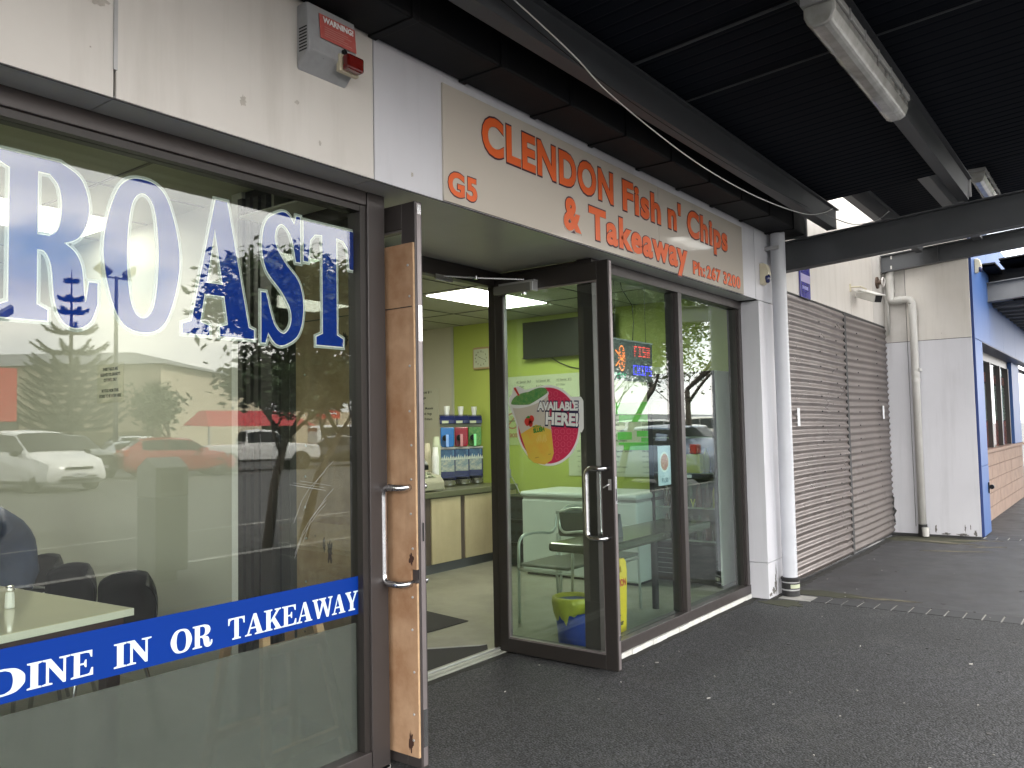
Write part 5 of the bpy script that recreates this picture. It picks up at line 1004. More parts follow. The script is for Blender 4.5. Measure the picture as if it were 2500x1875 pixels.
fp += [(fx+random.uniform(-.035, .035), fz+random.uniform(-.055, .055)) for _ in range(26)]+[(fx-.05-.008*k, fz+.03+.005*k) for k in range(5)]+[(fx-.05-.008*k, fz-.03-.006*k) for k in range(5)]
dots(fp, (1, .22, .05), 1.0, 'fish_dots')
W5 = {'F': ['111', '100', '110', '100', '100'], 'I': ['111', '010', '010', '010', '111'], 'S': ['111', '100', '111', '001', '111'], 'H': ['101', '101', '111', '101', '101'], 'C': ['111', '100', '100', '100', '111'], 'P': ['111', '101', '111', '100', '100']}
def dotword(w, x, z, p): return [(x+(i*4+c)*p, z-r*p*1.05) for i, l in enumerate(w) for r, row in enumerate(W5[l]) for c, v in enumerate(row) if v == '1']
dots(dotword('FISH', 5.145, 2.028, .0155), (1, .06, .05), 1.0, 'red_dots'); dots(dotword('CHIPS', 5.125, 1.892, .0145), (.06, .05, 1), 1.3, 'blue_dots')
dots([(4.85+.012*k+random.uniform(-.004, .004), 1.80+.03*abs(math.sin(k*.8))) for k in range(14)], (.1, .9, .45), .4, 'green_dots')
MB().tube([(4.90, .137, 2.068), (4.90, .137, 2.50)], .002, 6).tube([(5.34, .137, 2.068), (5.34, .137, 2.50)], .002, 6).tube([(5.15, .14, 2.068), (5.17, .14, 2.2), (5.16, .14, 2.32), (5.02, .14, 2.42), (4.98, .14, 2.50)], .003, 6).build('hanging_wire', M['black'], LD)
PO = thing('price_poster', 'small white poster of a round pizza-like dish with a price, taped inside the window', 'poster', (5.42, .062, 1.04))
bx('sheet', P('poster_pale_blue', (.52, .60, .68), .5), PO, 5.325, 5.522, .058, .060, 1.038, 1.320)
m = curve_mesh([circle(5.423, 1.205, .074, 36)], .0006); place(m, (0, .0572, 0), FRONT); m.build('plate', M['white'], PO)
m = curve_mesh([circle(5.423, 1.205, .060, 36)], .0006); place(m, (0, .0560, 0), FRONT); m.build('food', P('pizza', (.42, .10, .05), .5, var=1.0, col2=(.60, .38, .22), scale=55), PO)
text('$1.50', (5.375, .0565, 1.058), FRONT, .032, .10, .03, .0006).build('lettering', P('price_grey', (.16, .24, .30), .5), PO)

# ================================================================= DINING ROOM BEHIND THE LETTERED WINDOW
TC = thing('dining_table', 'cream laminate dining table with dark mahogany frame behind the big window', 'table', (1.3, 1.6, 0))
def rot_t(b): return b.xf(Matrix.Translation((1.811, .694, 0)) @ Matrix.Rotation(R(4.5), 4, 'Z'))
rot_t(MB().box(-.84, 0, 0, 2.10, .736, .752)).build('tabletop', M['tabletop'], TC, bevel=.004); rot_t(MB().box(-.842, .002, -.002, 0, .722, .750).box(-.002+.001, .003, 0, 2.10, .722, .750)).build('edge_band', M['tedge'], TC)
rot_t(MB().box(-.80, -.03, .02, .045, .665, .722).box(-.05, -.03, .045, 2.06, .665, .722)).build('apron', M['mahog'], TC)
for a, b_ in ((-.09, .04), (-.78, .04), (-.09, 1.98), (-.78, 1.98)): rot_t(MB().box(a, a+.06, b_, b_+.06, 0, .722)).build('leg', M['mahog'], TC, bevel=.004)
SP = thing('salt_shaker', 'small glass salt shaker with metal cap on the cream table', 'shaker', (1.52, 1.15, .752))
MB().lathe([(.019, .0), (.020, .005), (.018, .055), (.015, .068)], (1.52, 1.15, .7535), n=8).build('glass_body', M['white'], SP); MB().lathe([(.0165, .0), (.018, .006), (.017, .022), (.010, .026)], (1.52, 1.15, .8215), n=14).build('cap', M['chrome'], SP, smooth='auto')
def shell_chair(loc, rz, lab):
    t = thing('dining_chair', lab, 'chair', (0, 0, 0), 'black moulded chairs at the cream table')
    vs = []; nu, nv = 16, 14
    for j in range(nv+1):          # back shell: faces +x
        tz = j/nv
        for i in range(nu+1):
            u = -1+2*i/nu; hw = .250*(1 if tz < .76 else (1-.30*((tz-.76)/.24)**3))
            z = .44+.345*tz-(.045*(abs(u)**3))*tz; x_ = -.20-.045*tz+.085*(u*u)-.03*math.sin(tz*3)
            vs.append((x_, u*hw, z))
    for j in range(6):             # seat
        for i in range(nu+1):
            u = -1+2*i/nu; vs.append((-.19+.42*(j+1)/6, u*.235*(1-.03*j), .44+.03*u*u-.012*math.sin(j/6*3)))
    fs = [(j*(nu+1)+i, j*(nu+1)+i+1, (j+1)*(nu+1)+i+1, (j+1)*(nu+1)+i) for j in range(nv) for i in range(nu)]
    o_ = (nv+1)*(nu+1)
    for i in range(nu): fs.append((i, o_+i, o_+i+1, i+1))
    fs += [(o_+j*(nu+1)+i, o_+(j+1)*(nu+1)+i, o_+(j+1)*(nu+1)+i+1, o_+j*(nu+1)+i+1) for j in range(5) for i in range(nu)]
    sh_ = MB().add(vs, fs).build('seat_shell', M['black'], t, smooth=True, fixn=False); md = sh_.modifiers.new('solid', 'SOLIDIFY'); md.thickness = .010
    for s in (-1, 1): MB().tube(bend([(.20, s*.20, 0), (.17, s*.17, .42), (-.16, s*.17, .42), (-.24, s*.20, 0)], .10, 6), .010, 10).build('leg_frame', M['chrome'], t, smooth=True)
    for k in range(4): MB().tube([(-.10+.08*k, -.17, .425), (-.10+.08*k, .17, .425)], .006, 6).build('under_bar', M['chrome'], t)
    t.location = loc; t.rotation_euler = (0, 0, rz); return t
shell_chair((1.965, 1.36, 0), math.pi+.06, 'black moulded chair nearest the pale trim, right end of the cream table')
shell_chair((1.94, 1.90, 0), math.pi+.05, 'black moulded chair between the nearest chair and the seated person')
shell_chair((2.02, 2.42, 0), math.pi, 'black moulded chair the person in the blue jacket sits on')
for k in range(3): shell_chair((.93, 1.25+k*.62, 0), 0.0, ['black moulded chair across the table, out beyond the left edge, nearest window', 'black moulded chair across the table, middle of its side', 'black moulded chair across the table, farthest from the window'][k])
NT = thing('wall_notice', 'clear notice with black capitals about reserved tables on the olive wall', 'notice', (2.62, 2.5, 1.7))
for k, s in enumerate(['THESE TABLES ARE', "RESERVED FOR BRANDY'S", 'CUSTOMERS ONLY', '', 'NO FOOD FROM OTHER', 'STORES TO BE EATEN HERE']):
    if s: 
        w_ = .0118*len(s); text(s, (2.6285, 2.505+w_/2, 1.885-k*.034), WALLX, .0185, w_, .03, .0006).build('lettering', M['ink'], NT)
bx('sheet', P('notice_sheet', (.42, .42, .33), .6), NT, 2.6288, 2.6296, 2.34, 2.67, 1.68, 1.93)
ES = thing('timber_trestle', 'light timber A-shaped stand inside the window, behind the frosted strip', 'stand', (2.25, .4, 0))
def stick(a, b, w=.035): 
    a, b = Vector(a), Vector(b); d = (b-a).normalized(); s_ = Vector((1, 0, 0)) if abs(d.x) < .8 else Vector((0, 0, 1)); s_ = (s_-d*s_.dot(d)).normalized()*w/2; t_ = d.cross(s_).normalized()*w*.35
    return [a-s_-t_, a+s_-t_, a+s_+t_, a-s_+t_, b-s_-t_, b+s_-t_, b+s_+t_, b-s_+t_]
for a, b in (((2.04, .11, 0), (2.045, .13, .66)), ((2.47, .11, 0), (2.31, .13, .66)), ((2.02, .52, 0), (2.04, .36, .66)), ((2.50, .52, 0), (2.34, .36, .66))): MB().hexa(stick(a, b)).build('leg', M['wood'], ES)
for a, b in (((2.04, .115, .185), (2.42, .115, .19)), ((2.045, .125, .60), (2.32, .125, .60)), ((2.03, .48, .2), (2.45, .48, .2))): MB().hexa(stick(a, b, .04)).build('rung', M['wood'], ES)
bx('top', M['ply'], ES, 2.0, 2.38, .18, .40, .66, .70, bevel=.004)

# ---- seated person at the left edge
PS = thing('person', 'person in a dark blue jacket seated at the cream table', 'person', (1.9, 2.5, 0))
def skin(name, joints, edges, mat, parent, lvl=2, root=0):
    me = bpy.data.meshes.new(name); me.from_pydata([Vector(j[:3])-W[parent] for j in joints], edges, []); me.materials.append(mat)
    o = bpy.data.objects.new(name, me); COL.objects.link(o); o.parent = parent; W[o] = W[parent]
    s = o.modifiers.new('skin', 'SKIN'); s.use_smooth_shade = True
    for i, j in enumerate(joints): r_ = j[3]; me.skin_vertices[0].data[i].radius = r_ if isinstance(r_, tuple) else (r_, r_)
    me.skin_vertices[0].data[root].use_root = True
    ss = o.modifiers.new('sub', 'SUBSURF'); ss.levels = lvl; ss.render_levels = lvl; return o
px0, py0 = 2.045, 2.38      # hips; faces -x
J = [(px0+.03, py0, .52, (.13, .17)), (px0+.01, py0, .70, (.115, .16)), (px0-.07, py0, .88, (.10, .17)), (px0-.17, py0, 1.02, (.09, .17)), (px0-.22, py0, 1.11, (.06, .06)), (px0-.265, py0, 1.17, (.055, .055)),
     (px0-.19, py0-.17, 1.03, .065), (px0-.27, py0-.24, .86, .052), (px0-.42, py0-.17, .795, .042), (px0-.52, py0-.10, .790, .03),
     (px0-.19, py0+.17, 1.03, .065), (px0-.27, py0+.24, .86, .052), (px0-.42, py0+.17, .795, .042), (px0-.52, py0+.10, .790, .03),
     (px0-.12, py0-.11, .50, .085), (px0-.45, py0-.12, .50, .065), (px0-.46, py0-.12, .28, .052), (px0-.45, py0-.12, .09, .04), (px0-.56, py0-.12, .045, .035),
     (px0-.12, py0+.11, .50, .085), (px0-.45, py0+.12, .50, .065), (px0-.46, py0+.12, .28, .052), (px0-.45, py0+.12, .09, .04), (px0-.56, py0+.12, .045, .035)]
body = skin('body', J, [(0,1),(1,2),(2,3),(3,4),(4,5),(3,6),(6,7),(7,8),(8,9),(3,10),(10,11),(11,12),(12,13),(0,14),(14,15),(15,16),(16,17),(17,18),(0,19),(19,20),(20,21),(21,22),(22,23)], M['jacket'], PS)
tx = bpy.data.textures.new('folds', 'CLOUDS'); tx.noise_scale = .10; dm = body.modifiers.new('folds', 'DISPLACE'); dm.texture = tx; dm.strength = .035; dm.mid_level = .5
TR = skin('trousers', [(a-.002, b, c, (r_ if not isinstance(r_, tuple) else r_[0])+.006) for a, b, c, r_ in J[14:18]]+[(px0, py0, .50, .155)]+[(a-.002, b, c, (r_ if not isinstance(r_, tuple) else r_[0])+.006) for a, b, c, r_ in J[19:23]], [(0,1),(1,2),(2,3),(4,0),(4,5),(5,6),(6,7),(7,8)], M['trouser'], PS, root=4)
hx, hz = px0-.32, 1.275
hd = MB().sphere((0, 0, 0), .092, .075, .115, 20, 14)
for v in hd.v:
    if v.z < -.03: v.x = v.x*(1-.25*(-v.z-.03)/.085)-.012; v.y *= 1-.45*(-v.z-.03)/.085
hd.xf(Matrix.Translation((hx, py0, hz)) @ Matrix.Rotation(R(-14), 4, 'Y')); head = hd.build('head', M['skin'], PS, smooth=True)
MB().prism([(-.086, .012), (-.118, -.026), (-.088, -.034)], (hx, py0+.011, hz), (1, 0, 0), (0, 0, 1), (0, -1, 0), .022).build('nose', M['skin'], head, bevel=.006)
for s in (-1, 1):
    MB().sphere((hx-.080, py0+s*.030, hz+.012), .010, .012, .008).build('eye', M['white'], head, smooth=True); MB().sphere((hx-.088, py0+s*.030, hz+.012), .005).build('pupil', M['ink'], head, smooth=True)
    MB().sphere((hx+.012, py0+s*.078, hz), .022, .008, .032).build('ear', M['skin'], head, smooth=True)
MB().box(hx-.092, hx-.078, py0-.022, py0+.022, hz-.062, hz-.055).build('mouth', P('lips', (.25, .08, .06), .5), head, bevel=.003)
hr = MB().sphere((hx+.014, py0, hz+.030), .100, .088, .105, 20, 12)
for v in hr.v:
    if v.x < hx-.055 and v.z < hz+.055: v.x = hx-.050
    if v.z < hz-.03: v.z = hz-.03-(hz-.03-v.z)*.5
hr.build('hair', M['hair'], PS, smooth=True)
for s in (-1, 1):
    wx, wy, wz = px0-.52, py0+s*.10, .790
    hn = skin('hand', [(wx, wy, wz, .026), (wx-.05, wy-s*.012, wz-.002, (.022, .034)), (wx-.085, wy-s*.018, wz-.006, (.018, .032))], [(0,1),(1,2)], M['skin'], PS, 1)
    for k, (dy, ln) in enumerate(((-.028, .062), (-.010, .074), (.009, .070), (.026, .052))):
        skin('finger', [(wx-.080, wy-s*.018+dy, wz-.004, .0095), (wx-.080-ln*.5, wy-s*.02+dy*1.15, wz-.002, .0088), (wx-.080-ln*.85, wy-s*.02+dy*1.2, wz-.012, .0080), (wx-.080-ln, wy-s*.02+dy*1.2, wz-.020, .0072)], [(0,1),(1,2),(2,3)], M['skin'], hn, 1)
    skin('thumb', [(wx-.030, wy-s*.030, wz, .011), (wx-.060, wy-s*.056, wz-.006, .0105), (wx-.090, wy-s*.060, wz-.016, .0085)], [(0,1),(1,2)], M['skin'], hn, 1)
# print on the jacket: pale stripe at the hem
MB().tube(ring_pts((px0+.0, py0, .60), .165, -1.3, 1.3, 12, (1, 0, 0), (0, 1, 0)), .007, 6).build('jacket_stripe', M['grey'], body, smooth=True)
# ================================================================= WHAT THE WINDOWS REFLECT: car park, trees, buildings
ZG = -0.15
def car(lab, paint, kind, loc, head, plate=None, sc_=1.0, roof_rack=False):
    t = thing('parked_car', lab, 'van' if kind in ('van', 'mpv') else ('pickup' if kind == 'ute' else 'car'), (0, 0, 0), 'vehicles in the car park')
    S_ = {  # x, half width low, z low, z belt, half width belt, z roof, half width roof
     'mpv': (2.35, 1.78, 1.70, [(2.33, .62, .30, .62, .55, .66, .45), (2.22, .80, .22, .72, .74, .78, .60), (1.90, .88, .20, .86, .86, .92, .72), (1.25, .89, .20, .98, .88, 1.06, .74), (.35, .89, .20, 1.02, .89, 1.62, .66), (-.6, .89, .20, 1.03, .89, 1.70, .68), (-1.6, .89, .20, 1.04, .88, 1.66, .67), (-2.15, .88, .24, 1.04, .86, 1.56, .62), (-2.33, .82, .35, 1.0, .80, 1.20, .68)], (3, 4), (4, 7), (7, 8)),
     'hatch': (2.0, 1.7, 1.48, [(2.0, .55, .28, .58, .50, .62, .40), (1.88, .78, .20, .68, .72, .74, .58), (1.5, .84, .19, .84, .82, .90, .68), (.95, .85, .19, .90, .84, .97, .70), (.25, .85, .19, .93, .85, 1.42, .60), (-.6, .85, .19, .94, .85, 1.48, .62), (-1.4, .85, .19, .96, .84, 1.43, .60), (-1.85, .83, .22, .97, .80, 1.10, .66), (-2.0, .76, .35, .80, .74, .92, .62)], (3, 4), (4, 6), (6, 7)),
     'sedan': (2.3, 1.75, 1.43, [(2.3, .58, .28, .56, .52, .60, .42), (2.15, .80, .20, .68, .74, .73, .60), (1.6, .86, .19, .82, .84, .87, .70), (.9, .87, .19, .88, .86, .93, .72), (.15, .87, .19, .90, .87, 1.38, .58), (-.6, .87, .19, .91, .87, 1.42, .59), (-1.15, .87, .19, .92, .86, 1.34, .56), (-1.75, .86, .20, .94, .84, 1.00, .68), (-2.25, .82, .28, .92, .78, .97, .64)], (3, 4), (4, 6), (6, 7)),
     'suv': (2.2, 1.8, 1.7, [(2.2, .60, .38, .74, .56, .80, .46), (2.05, .84, .28, .86, .80, .92, .64), (1.5, .88, .27, 1.0, .87, 1.06, .74), (1.0, .89, .27, 1.04, .88, 1.12, .76), (.35, .89, .27, 1.06, .89, 1.62, .68), (-.6, .89, .27, 1.06, .89, 1.70, .70), (-1.7, .89, .27, 1.06, .88, 1.67, .69), (-2.05, .88, .30, 1.06, .86, 1.40, .72), (-2.2, .82, .40, 1.0, .80, 1.12, .70)], (3, 4), (4, 6), (6, 7)),
     'van': (2.3, 1.7, 1.98, [(2.3, .70, .35, .85, .66, .92, .58), (2.2, .84, .26, .98, .80, 1.05, .70), (1.85, .85, .24, 1.08, .84, 1.22, .74), (1.3, .85, .24, 1.12, .85, 1.88, .70), (.3, .85, .24, 1.13, .85, 1.98, .72), (-1.2, .85, .24, 1.13, .85, 1.98, .72), (-2.1, .85, .24, 1.13, .85, 1.95, .72), (-2.25, .84, .26, 1.12, .82, 1.86, .70), (-2.3, .82, .34, 1.08, .80, 1.60, .70)], (2, 3), (3, 6), (7, 8)),
     'ute': (2.4, 1.75, 1.72, [(2.4, .70, .48, .86, .66, .92, .56), (2.3, .84, .40, .96, .80, 1.02, .70), (1.6, .86, .38, 1.04, .84, 1.09, .76), (1.0, .86, .38, 1.08, .85, 1.14, .76), (.5, .86, .38, 1.10, .86, 1.66, .66), (-.2, .86, .38, 1.10, .86, 1.72, .67), (-.7, .86, .38, 1.10, .86, 1.66, .66), (-.82, .86, .38, 1.08, .85, 1.10, .80), (-2.4, .85, .42, 1.06, .83, 1.09, .78)], (3, 4), (4, 6), (6, 7)),
    }[kind]
    hl, wd_, ht, st_, ws, sd_, bk_ = S_
    def ring(s):
        x_, wl, z0, zb, wb, zr, wr = s; zm = z0+(zb-z0)*.45; h = [(0, z0), (wl*.86, z0), (wl, z0+.10), (wl*1.015, zm), (wb, zb), (wr+.03, zr-.05 if zr-zb > .3 else zr-.02), (wr*.82, zr-.005), (0, zr+.01)]
        return [(x_, a, b) for a, b in h]+[(x_, -a, b) for a, b in h[1:-1][::-1]]
    rings = [ring(s) for s in st_]; n_ = len(rings[0]); vs = [v for r_ in rings for v in r_]
    fs = [(i*n_+k, i*n_+(k+1) % n_, (i+1)*n_+(k+1) % n_, (i+1)*n_+k) for i in range(len(rings)-1) for k in range(n_)]+[tuple(range(n_)), tuple((len(rings)-1)*n_+k for k in range(n_))[::-1]]
    body = MB().add(vs, fs).build('body', paint, t, smooth='auto')
    def lerp(a, b, k): return Vector(a)*(1-k)+Vector(b)*k
    g = MB()
    def pane(a, b, c, d, out, e=.07):   # a b c d corners
        q = [Vector(p) for p in (a, b, c, d)]; m_ = sum(q, Vector())/4; q = [lerp(p, m_, e)+Vector(out)*.010 for p in q]; g.add(q+[p-Vector(out)*.02 for p in q], [(0, 1, 2, 3), (7, 6, 5, 4), (0, 4, 5, 1), (1, 5, 6, 2), (2, 6, 7, 3), (3, 7, 4, 0)])
    def grid(a_, b_, t0, t1, out, nm):
        g_ = MB(); ks = list(range(5, n_-4)); v_ = []
        for j in range(4):
            tt_ = t0+(t1-t0)*j/3
            for kk in ks: v_.append(lerp(rings[a_][kk], rings[b_][kk], tt_)+Vector(out)*.016)
        w_ = len(ks); v2 = [p-Vector(out)*.012 for p in v_]; m_ = len(v_)
        f_ = [(j*w_+i, j*w_+i+1, (j+1)*w_+i+1, (j+1)*w_+i) for j in range(3) for i in range(w_-1)]
        return g_.add(v_+v2, f_+[tuple(m_+q for q in x[::-1]) for x in f_]).build(nm, M['cglass'], t, fixn=False)
    grid(ws[0], ws[1], .06, .95, (.6, 0, .8), 'windscreen'); grid(bk_[0], bk_[1], .10, .80, (-.8, 0, .5), 'rear_window')
    for s in (1, -1):
        g = MB()
        for i in range(ws[0], sd_[1]):
            A = rings[i]; B_ = rings[i+1]; k4, k5 = (4, 5) if s > 0 else (n_-4, n_-5)
            a1, a2 = Vector(A[k4]), Vector(A[k5]); b1, b2 = Vector(B_[k4]), Vector(B_[k5])
            if i == ws[0]: a2 = a1+(b2-b1)*.12; a1 = a1; a1 = lerp(a1, b1, .25); a2 = lerp(a2, b2, .25)
            pane(lerp(a1, a2, .10), lerp(b1, b2, .10), lerp(b1, b2, .93), lerp(a1, a2, .93), (0, s, .25), .035)
        g.build('side_windows', M['cglass'], t)
        bx('door_mirror', M['black'] if kind in ('ute', 'mpv') else paint, t, ws[0] and st_[ws[0]][0]-.35-.06, st_[ws[0]][0]-.35+.08, s*(wd_/2+.02), s*(wd_/2+.20), st_[ws[0]][3]+.0, st_[ws[0]][3]+.15, bevel=.03)
        hb = MB().hexa([(hl-.20, s*.50, .60 if kind not in ('ute', 'van', 'suv') else .78), (hl-.02, s*.38, .60 if kind not in ('ute', 'van', 'suv') else .78), (hl-.34, s*(wd_/2-.02), .64 if kind not in ('ute', 'van', 'suv') else .80), (hl-.5, s*(wd_/2-.06), .64 if kind not in ('ute', 'van', 'suv') else .80), (hl-.30, s*.50, .74 if kind not in ('ute', 'van', 'suv') else .94), (hl-.10, s*.40, .72 if kind not in ('ute', 'van', 'suv') else .92), (hl-.42, s*(wd_/2-.01), .84 if kind not in ('ute', 'van', 'suv') else .96), (hl-.6, s*(wd_/2-.06), .86 if kind not in ('ute', 'van', 'suv') else .98)]); hb.build('headlamp', M['hlamp'], t, bevel=.01)
        bx('tail_lamp', M['tlamp'], t, -hl-.01, -hl+.16, s*(wd_/2-.24), s*(wd_/2-.02), .80, 1.02, bevel=.02)
        for x_ in (hl*.62, -hl*.60):
            rw = .31 if kind not in ('ute', 'suv') else .36; w_ = MB().lathe([(rw*.62, -.09), (rw*.97, -.10), (rw, -.07), (rw, .07), (rw*.97, .10), (rw*.62, .09)], (x_, s*(wd_/2-.095), rw), 'y', 26).build('wheel', M['tyre'], t, smooth='auto')
            rm = MB().lathe([(.05, 0), (rw*.16, .012*s), (rw*.16, 0)], (x_, s*(wd_/2+.004), rw), 'y', 14).lathe([(rw*.60, 0), (rw*.66, .004*s), (rw*.66, -.02*s)], (x_, s*(wd_/2-.005), rw), 'y', 24)
            for k in range(6): a_ = k*math.pi/3; d_ = Vector((math.cos(a_), 0, math.sin(a_))); e_ = Vector((-math.sin(a_), 0, math.cos(a_))); c_ = Vector((x_, s*(wd_/2+.0), rw)); rm.hexa([c_+d_*.03-e_*.02, c_+d_*rw*.62-e_*.028, c_+d_*rw*.62-e_*.028-Vector((0, s*.02, 0)), c_+d_*.03-e_*.02-Vector((0, s*.02, 0)), c_+d_*.03+e_*.02, c_+d_*rw*.62+e_*.028, c_+d_*rw*.62+e_*.028-Vector((0, s*.02, 0)), c_+d_*.03+e_*.02-Vector((0, s*.02, 0))])
            rm.build('rim', M['alu'], w_)
            MB().lathe([(rw*1.14, -.006), (rw*1.14, .006)], (x_, s*(wd_/2-.006), rw+.01), 'y', 26).build('wheel_arch', M['blackm'], t)
    zg = .58 if kind not in ('ute', 'suv', 'van') else .80
    bx('grille', M['black'], t, hl-.04, hl+.012, -.38, .38, zg+.02, zg+.09, bevel=.01); bx('lower_grille', M['black'], t, hl-.10, hl+.014, -.55, .55, .30, .36, bevel=.01); bx('lower_grille', M['black'], t, hl-.10, hl+.014, -.48, .48, .39, .43, bevel=.01)
    pt = bx('number_plate', M['paper_w'], t, hl+.014, hl+.020, -.18, .18, .40, .52)
    if plate:
        text(plate, (hl+.021, -.155, .425), ((0, 1, 0), (0, 0, 1), (1, 0, 0)), .07, .31, .02, .001).build('plate_lettering', M['ink'], pt)
        for s in (1, -1): MB().lathe([(.06, 0), (.05, .02)], (hl-.13, s*.70, .36), 'x', 14).build('fog_lamp', M['hlamp'], t)
    t.location = (loc[0], loc[1], ZG); t.rotation_euler = (0, 0, head); t.scale = (sc_,)*3; return t
pw = P('car_white', (.72, .72, .70), .22, coat=.8); pr = P('car_red', (.32, .012, .015), .25, coat=.8); pg = P('car_green', (.03, .045, .035), .25, coat=.8); ps = P('car_silver', (.36, .38, .40), .25, metal=.4, coat=.8); pb = P('car_bluegrey', (.20, .25, .33), .25, metal=.4, coat=.8); pk = P('car_black', (.02, .02, .022), .2, coat=.8)
car('white people mover facing the shops, reflected at the left of the big window', pw, 'mpv', (11.9, -25.4), R(86), 'HCM928', 1.12)
car('dark green four wheel drive reflected right of the white people mover', pg, 'suv', (15.6, -31.5), R(78), None, 1.05)
car('red hatchback reflected in the middle of the big window', pr, 'hatch', (18.6, -28.3), R(18), None, 1.08)
car('white pickup with chrome grille reflected near the tree trunk', pw, 'ute', (23.2, -29.2), R(22), None, 1.08)
car('black sedan reflected tail first at the right end of the big window', pk, 'sedan', (27.6, -29.5), R(215), None, 1.05)
car('silver sedan behind the red hatchback, seen only as a roofline', ps, 'sedan', (22.0, -38.0), R(10), None, 1.0)
car('silver station car farther back, roof just over the red hatchback', ps, 'suv', (28.0, -48.0), R(5), None, 1.0)
car('pale car far behind the white people mover with a rear spoiler', ps, 'sedan', (14.5, -37), R(170), None, 1.0)
car('white van at the far right edge of the big window reflection', pw, 'van', (33.5, -34.5), R(20), None, 1.05)
car('dark car parked nose to the kerb, reflected behind the seated person', pk, 'sedan', (3.2, -11.3), R(60), None, 1.0)
car('blue grey hatchback with its tail to the kerb, reflected in the fish shop window', pb, 'hatch', (20.9, -8.3), R(-82), None, 1.12)
car('white van nose on, reflected left of the minibus in the fish shop window', pw, 'van', (48.0, -22.0), R(35), None, 1.05)
car('cream minibus seen from behind in the fish shop window reflection', P('car_cream', (.60, .58, .50), .3, coat=.6), 'van', (56.5, -22.8), R(215), None, 1.15)
car('dark car with red tail lamp at the right edge of the fish shop reflection', pk, 'suv', (61, -23.5), R(230), None, 1.1)
car('white ute far across the car park in the fish shop reflection', pw, 'ute', (50.5, -20.3), R(40), None, 1.0)

def branch(rnd, p, d, L_, r_, lvl, tb, tips):
    k = 3; pts = [p]; q = p.copy(); dd = d.copy()
    for i in range(k): dd = (dd+Vector((rnd.uniform(-.22, .22), rnd.uniform(-.22, .22), rnd.uniform(-.05, .18)))).normalized(); q = q+dd*L_/k; pts.append(q.copy())
    tb.tube(pts, [r_*(1-.5*i/k) for i in range(k+1)], 7 if lvl < 2 else 5)
    if lvl >= 3: tips.append(q); tips.append(pts[2]); return
    for i in range(3 if lvl else 4):
        a = rnd.uniform(0, 6.28); s_ = rnd.uniform(.45, .95); nd = (dd+Vector((math.cos(a)*s_, math.sin(a)*s_, rnd.uniform(-.15, .35)))).normalized()
        branch(rnd, pts[rnd.choice((2, 3))] if i else q, nd, L_*rnd.uniform(.62, .82), r_*.52, lvl+1, tb, tips)
def leafy(lab, loc, h, lean, seed, crown=None, nl=34, ls=.085, trunk=.10, L0=1.5, mleaf='leaf', spread=.32):
    rnd = random.Random(seed); t = thing('street_tree', lab, 'tree', (loc[0], loc[1], ZG), 'broadleaf trees along the kerb')
    tb = MB(); tips = []; b0 = Vector((loc[0], loc[1], ZG)); b1 = b0+Vector((lean[0]*.4, lean[1]*.4, h*.25)); b2 = b0+Vector((lean[0], lean[1], h*.42)); tb.tube([b0, b1, b2], [trunk*1.3, trunk, trunk*.8], 10)
    for i in range(4): a = rnd.uniform(0, 6.28); branch(rnd, b2 if i else b1+(b2-b1)*.6, Vector((math.cos(a)*.7, math.sin(a)*.7, rnd.uniform(.5, 1.0))).normalized(), L0*h/4.5, trunk*.6, 1, tb, tips)
    tb.build('trunk', M['bark'], t, smooth=True, fixn=False)
    vs, fs = [], []
    if crown:
        cx, cy, cz, rx, ry, rz, cn = crown
        for _ in range(cn):
            d_ = Vector((rnd.gauss(0, 1), rnd.gauss(0, 1), rnd.gauss(0, 1))).normalized()*rnd.random()**.45; tips.append(Vector((cx+d_.x*rx, cy+d_.y*ry, cz+d_.z*rz)))
    for tp in tips:
        for _ in range(nl):
            c = tp+Vector((rnd.gauss(0, spread), rnd.gauss(0, spread), rnd.gauss(0, spread*.8))); a = Vector((rnd.uniform(-1, 1), rnd.uniform(-1, 1), rnd.uniform(-.6, .6))).normalized(); b_ = a.orthogonal().normalized(); b_ = (Matrix.Rotation(rnd.uniform(0, 6.28), 3, a) @ b_); s_ = ls*rnd.uniform(.6, 1.2); k = len(vs)
            vs += [c-a*s_, c+b_*s_*.42, c+a*s_, c-b_*s_*.42]; fs.append((k, k+1, k+2, k+3))
    MB().add(vs, fs).build('crown', M[mleaf], t, fixn=False); return t
leafy('leaning dark street tree reflected in front of the white pickup', (7.35, -7.2), 3.7, (.25, .1), 11, (7.7, -7.2, 3.35, 1.25, .9, .75, 120), nl=50, trunk=.062, L0=.7, spread=.16)
leafy('second street tree with a slanting trunk reflected just right of the leaning one', (8.3, -7.6), 3.8, (.85, -.1), 5, (9.0, -7.6, 3.3, 1.1, .9, .9, 100), nl=50, trunk=.06, L0=.7, spread=.16)
leafy('large street tree whose crown fills the fish shop window reflection', (17.3, -7.2), 6.2, (1.6, .2), 3, (19.1, -7.2, 4.75, 3.5, 1.5, 1.6, 330), nl=55, ls=.085, L0=1.0, trunk=.075, spread=.22)
leafy('street tree reflected at the right of the fish shop window', (24.5, -8.6), 6.6, (-.3, .1), 8, nl=90, ls=.10, spread=.45)
leafy('small round tree beside the red awning in the reflection', (19.2, -30.0), 4.2, (.0, .0), 9, nl=20, ls=.16, L0=.9)
leafy('bare-ish olive coloured tree behind the vans in the reflection', (58, -32), 9, (0, 0), 21, nl=10, ls=.3, L0=1.4, mleaf='leaf3', spread=.8)
leafy('dark round tree right of the olive one in the far reflection', (66, -35), 9, (0, 0), 22, nl=14, ls=.35, L0=1.4, spread=.8)
leafy('twiggy far tree over the long white roof in the reflection', (80, -36), 9, (0, 0), 23, nl=7, ls=.3, L0=1.5, mleaf='leaf3', spread=.9)
